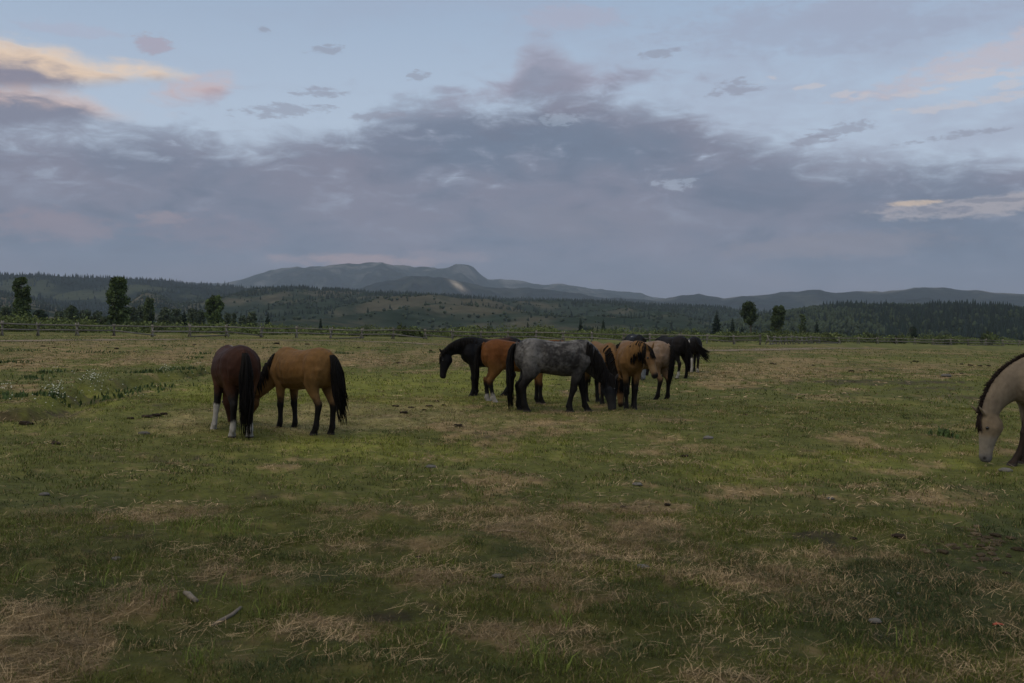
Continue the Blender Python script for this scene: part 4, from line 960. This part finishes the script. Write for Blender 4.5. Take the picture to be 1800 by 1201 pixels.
# continuous willow scrub behind the fence: one mass
cl = []
for k in range(1500):
    x = rng.uniform(-330, 2130); base = np.interp(x, (-330, 800, 1340, 1440, 2130), (150, 172, 190, 232, 300)); dd = base + 110 * rng.random() ** 1.5
    p = gp(x, dd); s = rng.uniform(1.0, 2.1)
    tall = .75 + .5 * fbm(np.array([p[0] / 25]), np.array([p[1] / 25]), 2)[0]
    cl.append((p[0], p[1], p[2] + s * .45 * tall, s * 1.6, s * 1.2, s * .7 * tall))
V, f, Cc = leaf_cloud(cl, 170000, .20, (.100, .122, .034), .3)
sc = link('willow_scrub', make_mesh('willow_scrub', V, f, np.full(len(f) // 4, 4), Cc), m_leaf); tag(sc, 'low green willow scrub beyond the log fence', None, None, 'stuff')

# ------------------------------------------------------------------ grass and straw
def sample_ground(n, r0, r1, half=37):
    a = np.radians(rng.uniform(-half, half, n)); r = np.sqrt(r0 * r0 + (r1 * r1 - r0 * r0) * rng.random(n))
    x, y = r * np.sin(a), r * np.cos(a); return x, y, T(x, y), r
GV, GF, GN, GC = [], [], [], []; goff = 0
def add_blades(x, y, z, h, w, col, lean=.5):
    global goff
    n = len(x); a = rng.random(n) * 6.283; b = rng.random(n) * 6.283
    d = np.stack([np.cos(a), np.sin(a), 0 * a], 1); s = np.stack([np.cos(b), np.sin(b), 0 * b], 1)
    P = np.stack([x, y, z - .006], 1); l = (lean * (.4 + rng.random(n)))[:, None]; H = h[:, None]; Z = np.array((0, 0, 1.0))
    m = P + Z * H * .55 + d * H * l * .3; t = P + Z * H * (1 - .25 * l) + d * H * l
    V = np.stack([P - s * w[:, None] * .5, P + s * w[:, None] * .5, m + s * w[:, None] * .42, m - s * w[:, None] * .42, t], 1).reshape(-1, 3)
    k = (np.arange(n) * 5)[:, None] + goff
    GV.append(V); GF.append(np.concatenate([k + np.array((0, 1, 2, 3)), k + np.array((3, 2, 4))], 1).ravel()); GN.append(np.tile((4, 3), n)); GC.append(np.repeat(col, 5, 0)); goff += 5 * n
def blade_cols(x, y, z, dry, hay, lush, soil):
    n = len(x); c = np.repeat(np.array((.088, .102, .017))[None], n, 0)
    deep_vig = np.clip(-lush, 0, 1); lush = np.clip(lush, 0, 1)
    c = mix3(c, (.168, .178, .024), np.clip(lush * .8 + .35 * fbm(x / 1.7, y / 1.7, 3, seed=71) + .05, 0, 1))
    c = mix3(c, (.040, .056, .016), np.clip(ss(.1, .5, fbm(x / .8, y / .8, 3, seed=77)) * .7 + deep_vig * .75, 0, 1))
    yel = rng.random(n) < (.14 + .34 * dry + .35 * hay)
    c[yel] = np.array((.25, .18, .085)) * (.6 + .7 * rng.random((int(yel.sum()), 1)))
    return c * (.5 + 1.0 * rng.random((n, 1)))
for (n, r0, r1, h0, h1, w0) in ((330000, 3.6, 10, .016, .064, .0032), (200000, 10, 24, .022, .066, .0078), (100000, 24, 60, .035, .085, .02), (40000, 60, 135, .06, .13, .05)):
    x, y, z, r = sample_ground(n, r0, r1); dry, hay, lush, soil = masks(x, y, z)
    tuft = ss(-.35, .35, fbm(x / .28, y / .28, 3, .6, 91) + .4 * fbm(x / 1.3, y / 1.3, 2, seed=92))
    k = rng.random(n) < np.clip((1 - .50 * dry) * (1 - .88 * soil) * (.25 + .75 * tuft), .02, 1)
    x, y, z, r, dry, hay, lush, soil, tuft = (q[k] for q in (x, y, z, r, dry, hay, lush, soil, tuft))
    h = (h0 + (h1 - h0) * rng.random(len(x)) ** 1.6) * (.6 + .6 * tuft) * (1 - .3 * hay + .25 * np.clip(lush, 0, 1))
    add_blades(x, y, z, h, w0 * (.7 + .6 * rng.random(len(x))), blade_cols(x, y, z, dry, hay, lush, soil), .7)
# taller sprigs and tussocks seen in the photograph
def sprigs(lst, hh, ww, col, dens):
    for (px, py, rx, n) in lst:
        c = hit(px, py); rw = rx / F * math.hypot(c[0], c[1])
        x = c[0] + rng.normal(0, rw, n); y = c[1] + rng.normal(0, rw * 1.3, n)
        add_blades(x, y, T(x, y), hh * (.5 + .7 * rng.random(n)), ww * (.7 + .6 * rng.random(n)), np.array(col) * (.6 + .8 * rng.random((n, 1))), .45)
sprigs([(330, 932, 26, 70), (380, 935, 30, 80), (420, 930, 22, 60), (145, 905, 8, 16), (305, 955, 8, 12), (945, 1160, 26, 60), (350, 1165, 14, 30), (260, 1055, 30, 40), (400, 1050, 20, 30), (780, 1140, 20, 30), (1610, 1130, 20, 24), (45, 1015, 10, 14), (1000, 1100, 14, 18), (210, 1010, 30, 40), (470, 1070, 24, 30)], .13, .006, (.13, .16, .032), 1)
sprigs([(5, 638, 22, 130), (40, 617, 16, 80), (175, 620, 30, 130), (300, 608, 16, 80), (362, 622, 18, 90), (340, 630, 12, 40), (605, 622, 9, 90), (480, 612, 12, 70), (670, 616, 10, 50), (756, 620, 8, 50), (128, 598, 12, 60), (90, 655, 14, 50), (60, 665, 12, 50), (330, 660, 30, 160), (230, 690, 40, 120), (95, 700, 20, 80), (10, 700, 20, 80), (1660, 768, 10, 60), (255, 655, 20, 60)], .13, .045, (.05, .078, .022), 1)
grass = link('grass', make_mesh('grass', np.concatenate(GV), np.concatenate(GF), np.concatenate(GN), np.concatenate(GC)), m_blade); tag(grass, 'short grazed green grass blades', None, None, 'stuff')
# straw: thin dry stems lying on the ground
SV, SF, SC = [], [], []; soff = 0
def add_straw(x, y, z, L, w, col, lift):
    global soff
    n = len(x); a = rng.random(n) * 6.283; cv = rng.normal(0, .35, n); u0 = .7 * rng.random(n); u1 = rng.normal(0, .55, n)
    P = np.stack([x, y, z], 1); q = []
    for t in (-1, -.33, .33, 1):
        ang = a + cv * t * .5
        c = P + np.stack([np.cos(ang) * t * L * .5, np.sin(ang) * t * L * .5, .006 + lift * u0 + lift * u1 * t], 1)
        s = np.stack([-np.sin(ang), np.cos(ang), .5 * np.sin(a * 3)], 1) * (w * (1 - .55 * (t > .5)))[:, None] * .5
        q += [c - s, c + s]
    V = np.stack(q, 1).reshape(-1, 3); k = (np.arange(n) * 8)[:, None] + soff
    SV.append(V); SF.append(np.concatenate([k + np.array((0, 1, 3, 2)), k + np.array((2, 3, 5, 4)), k + np.array((4, 5, 7, 6))], 1).ravel()); SC.append(np.repeat(col, 8, 0)); soff += 8 * n
for (n, r0, r1, L0, L1, w0, lift) in ((150000, 3.6, 10, .025, .155, .0019, .030), (90000, 10, 24, .05, .16, .0052, .022), (22000, 24, 50, .12, .3, .018, .02)):
    x, y, z, r = sample_ground(n, r0, r1); dry, hay, lush, soil = masks(x, y, z)
    cl_ = ss(-.2, .5, fbm(x / .5, y / .5, 3, .6, 95))
    k = rng.random(n) < np.clip(dry * 1.1 + .6 * hay + .02 + .26 * cl_ * (1 - np.abs(lush)) - .1 * soil, .03, 1)
    x, y, z = x[k], y[k], z[k]; m = len(x)
    c = np.array((.33, .235, .13)) * (.3 + 1.0 * rng.random((m, 1))) * (.75 + .6 * cl_[k])[:, None]; c = mix3(c, (.28, .235, .11), rng.random(m) * hay[k])
    add_straw(x, y, z, L0 + (L1 - L0) * rng.random(m) ** 2.2, w0 * (.6 + .8 * rng.random(m)), c, np.full(m, lift))
straw = link('dry_grass', make_mesh('dry_grass', np.concatenate(SV), np.concatenate(SF), np.full(soff // 8 * 3, 4), np.concatenate(SC)), m_straw); tag(straw, 'dry straw coloured grass litter', None, None, 'stuff')
# white flowers along the ditch
FV = []
for (px, py, rx, ry, n) in ((14, 687, 12, 2, 26), (95, 689, 18, 6, 90), (170, 683, 16, 7, 70), (150, 690, 26, 6, 30), (292, 656, 16, 4, 60), (350, 655, 14, 2, 20), (85, 655, 10, 2, 14), (95, 656, 8, 2, 8), (128, 660, 6, 3, 6), (155, 663, 10, 5, 20), (140, 670, 16, 4, 14), (70, 710, 60, 8, 20), (105, 722, 20, 3, 12), (605, 640, 12, 2, 10), (690, 638, 30, 2, 12), (200, 690, 60, 6, 12), (250, 704, 30, 6, 6), (655, 640, 20, 2, 8), (3, 694, 5, 3, 6)):
    for k in range(int(n * .75)):
        FV.append(hit(px + rng.normal(0, rx * .6), py + rng.normal(0, ry * .7)))
FV = np.array(FV); n = len(FV); b = MB()
for p in FV:
    s = random.uniform(.008, .020); h = random.uniform(.06, .2); o = p + np.array((0, 0, h)); th = np.arange(5) * 1.2566 + random.random()
    rg = np.stack([np.cos(th) * s, np.sin(th) * s, .3 * s * np.cos(2 * th)], 1) + o
    b.add(np.concatenate([rg, [o + np.array((0, 0, s * .5))]]), [(j, (j + 1) % 5, 5) for j in range(5)], (.52, .52, .42))
    b.add([p + np.array((-.003, 0, 0)), p + np.array((.003, 0, 0)), o], [(0, 1, 2)], (.06, .08, .03))
fl = link('wildflowers', b.mesh('wildflowers'), m_flower); tag(fl, 'small white wildflowers scattered along the ditch', None, None, 'stuff')

# ------------------------------------------------------------------ stones, dung, sticks
def lump(sx, sy, sz, seed, rough, col, nlat=9, nlon=14, freq=2.3):
    g = np.random.default_rng(seed); off = g.random(3) * 50; rings = []
    for i in range(1, nlat):
        ph = -1.45 + 2.9 * i / nlat; th = np.arange(nlon) / nlon * 6.2832
        d = np.stack([np.cos(ph) * np.cos(th), np.cos(ph) * np.sin(th), np.full(nlon, np.sin(ph))], 1)
        r = 1 + rough * (vnoise(d[:, 0] * freq + off[0], d[:, 1] * freq + off[1], d[:, 2] * freq + off[2]) + .5 * vnoise(d[:, 0] * freq * 2.3 + off[1], d[:, 1] * freq * 2.3, d[:, 2] * freq * 2.3))
        rings.append(d * r[:, None] * np.array((sx, sy, sz)))
    b = MB(); b.loft(rings, col); return b
def ground_thing(name, px, py, size_px, label, cat, mat, col, rough, hz=.45, sink=.3, group=None, seed=0, asp=1.3):
    p = hit(px, py); s = size_px / F * np.linalg.norm(p - CAM)
    b = lump(s * asp, s, s * hz, seed, rough, col)
    o = link(name, b.mesh(name, True), mat); o.location = (p[0], p[1], p[2] + s * hz * (1 - sink)); o.rotation_euler = (0, 0, random.uniform(-.5, .5)); tag(o, label, cat, group); return o
STONE = (.13, .118, .10)
for k, (x, y, s, lb) in enumerate(((875, 1022, 8, 'pale round stone lying in the green grass of the centre foreground'), (757, 820, 8, 'flat grey stone half buried in grass left of the bare dry patch'), (1245, 773, 7, 'blue grey stone in the grass right of the grazing horses'), (78, 865, 6, 'small pale stone in the grass near the left edge'),
        (1120, 856, 7, 'grey stone beside dry straw in the middle of the pasture'), (253, 760, 7, 'pale flat stone left of the dark bay horse'), (1768, 828, 8, 'pale stone in front of the muzzle of the cream dun horse'), (1460, 881, 5, 'small dark stone left of the bare straw patch at right'), (1538, 1097, 8, 'flat whitish stone sunk in straw at the lower right'), (835, 678, 3, 'tiny pale pebble below the head of the black horse'), (205, 988, 7, 'rounded dull stone in the left foreground litter'), (1580, 1039, 3, 'small white pebble in dark grass at the right'), (1663, 663, 7, 'pale stone on the far right beside the bare soil strip'), (1130, 1003, 9, 'dark flat stone in the dry centre right litter'))):
    ground_thing('stone', x, y, s, lb, 'stone', m_stone, np.array(STONE) * random.uniform(.7, 1.1), .16, .5, .55, None, 40 + k)
DUNG = (.030, .022, .015)
for k, (x, y, s) in enumerate(((205, 614, 4.5), (342, 607, 3.5), (76, 609, 3), (95, 611, 2.5), (400, 609, 4), (160, 613, 2), (190, 612, 2), (257, 617, 2), (352, 607, 2), (487, 605, 5), (695, 715, 6), (710, 727, 7), (722, 716, 5), (755, 713, 6), (745, 720, 4), (768, 707, 5), (780, 712, 4), (1338, 638, 2), (1357, 640, 4), (1362, 641, 3), (1430, 643, 3), (1497, 653, 5), (1530, 653, 3), (1607, 636, 4), (1613, 636, 3), (1705, 643, 4), (1690, 641, 3), (1722, 644, 3.5), (1738, 644, 3.5), (1672, 657, 4), (1690, 657, 3), (1097, 895, 7), (735, 979, 5), (1173, 889, 6), (1204, 800, 7), (273, 731, 9), (288, 728, 6), (258, 733, 8), (230, 736, 6), (45, 747, 10), (98, 783, 8), (983, 675, 3), (992, 676, 2), (1580, 945, 10), (1500, 947, 6), (1770, 1010, 6), (1612, 1023, 6), (630, 612, 3), (757, 617, 3), (700, 640, 4), (1310, 731, 4), (1300, 705, 2), (540, 606, 4), (805, 751, 8))):
    where = ('dark dung clod in the tan grass by the dirt path at left' if y < 625 and x < 800 else 'dark dung clod in the hay between the buckskin and the black horse' if 690 <= x <= 810 and y < 735 else 'dark dung clod in the dry grass right of the horses, left of the soil strip' if 1290 < x < 1560 and y < 740 else 'dark dung clod in the far grass at the right edge of the pasture' if x >= 1560 and y < 740 else
             'dark brown dung clod in the row left of the bay horse' if x < 300 and 720 < y < 740 else 'dark dung clod in the grass of the left edge' if x < 300 else 'little dark dung clod under the belly of the blue roan' if 900 < x < 1000 and y < 690 else 'dark dung clod in the grass of the lower right foreground' if x > 1450 else 'dark dung clod in the open middle foreground grass')
    ground_thing('dung_clod', x, y, s * .72, where, 'dung', m_dung, np.array(DUNG) * random.uniform(.7, 1.5), .45, .5, .45, 'clods ' + where.split('clod ')[1], 90 + k, 1.4)
# patch of broken dry dung at the right
pc = hit(1722, 962); root = empty('dung_heap', pc); tag(root, 'spread heap of dry broken dung lumps on the dark grass at right', 'dung')
for k in range(60):
    q = hit(1722 + rng.normal(0, 36), 962 + rng.normal(0, 15)); s = random.uniform(.012, .036)
    b = lump(s * 1.5, s, s * .55, 200 + k, .35, np.array((.10, .075, .045)) * random.uniform(.4, 1.3)); o = link('lump', b.mesh('lump', True), m_dung, root); o.location = tuple(q - pc + np.array((0, 0, s * .1))); o.rotation_euler = (0, 0, random.uniform(0, 3))
def stick(pts, r, label, col):
    P = [hit(*p) + np.array((0, 0, r * .45)) for p in pts]; o0 = P[0]; b = MB(); b.tube([p - o0 for p in P], [r * .55, r, r * .95, r * .7][:len(P)], 7, col)
    o = link('stick', b.mesh('stick', True), m_wood); o.location = tuple(o0); tag(o, label, 'stick')
stick([(374, 1089), (389, 1081), (408, 1073), (424, 1064)], .013, 'weathered grey stick lying in the straw of the left foreground', (.17, .14, .11))
stick([(324, 1047), (331, 1050), (338, 1055), (346, 1058)], .020, 'short grey wood chip left of the weathered stick', (.16, .135, .105))
stick([(868, 938), (885, 938), (905, 939), (922, 938)], .008, 'thin straw pale twig lying level in the centre foreground', (.28, .21, .13))
p = hit(1755, 1093); b = MB()
b.loft([ring((x, 0, z), (0, 1, 0), (0, 0, 1), w, t, 6) for x, z, w, t in ((-.032, .008, .011, .004), (-.010, .016, .017, .005), (.016, .012, .015, .004), (.034, .008, .008, .003))], (.36, .07, .03))
o = link('plastic_scrap', b.mesh('plastic_scrap'), m_scrap); o.location = tuple(p); tag(o, 'small torn orange red scrap on the dark grass at lower right', 'litter')
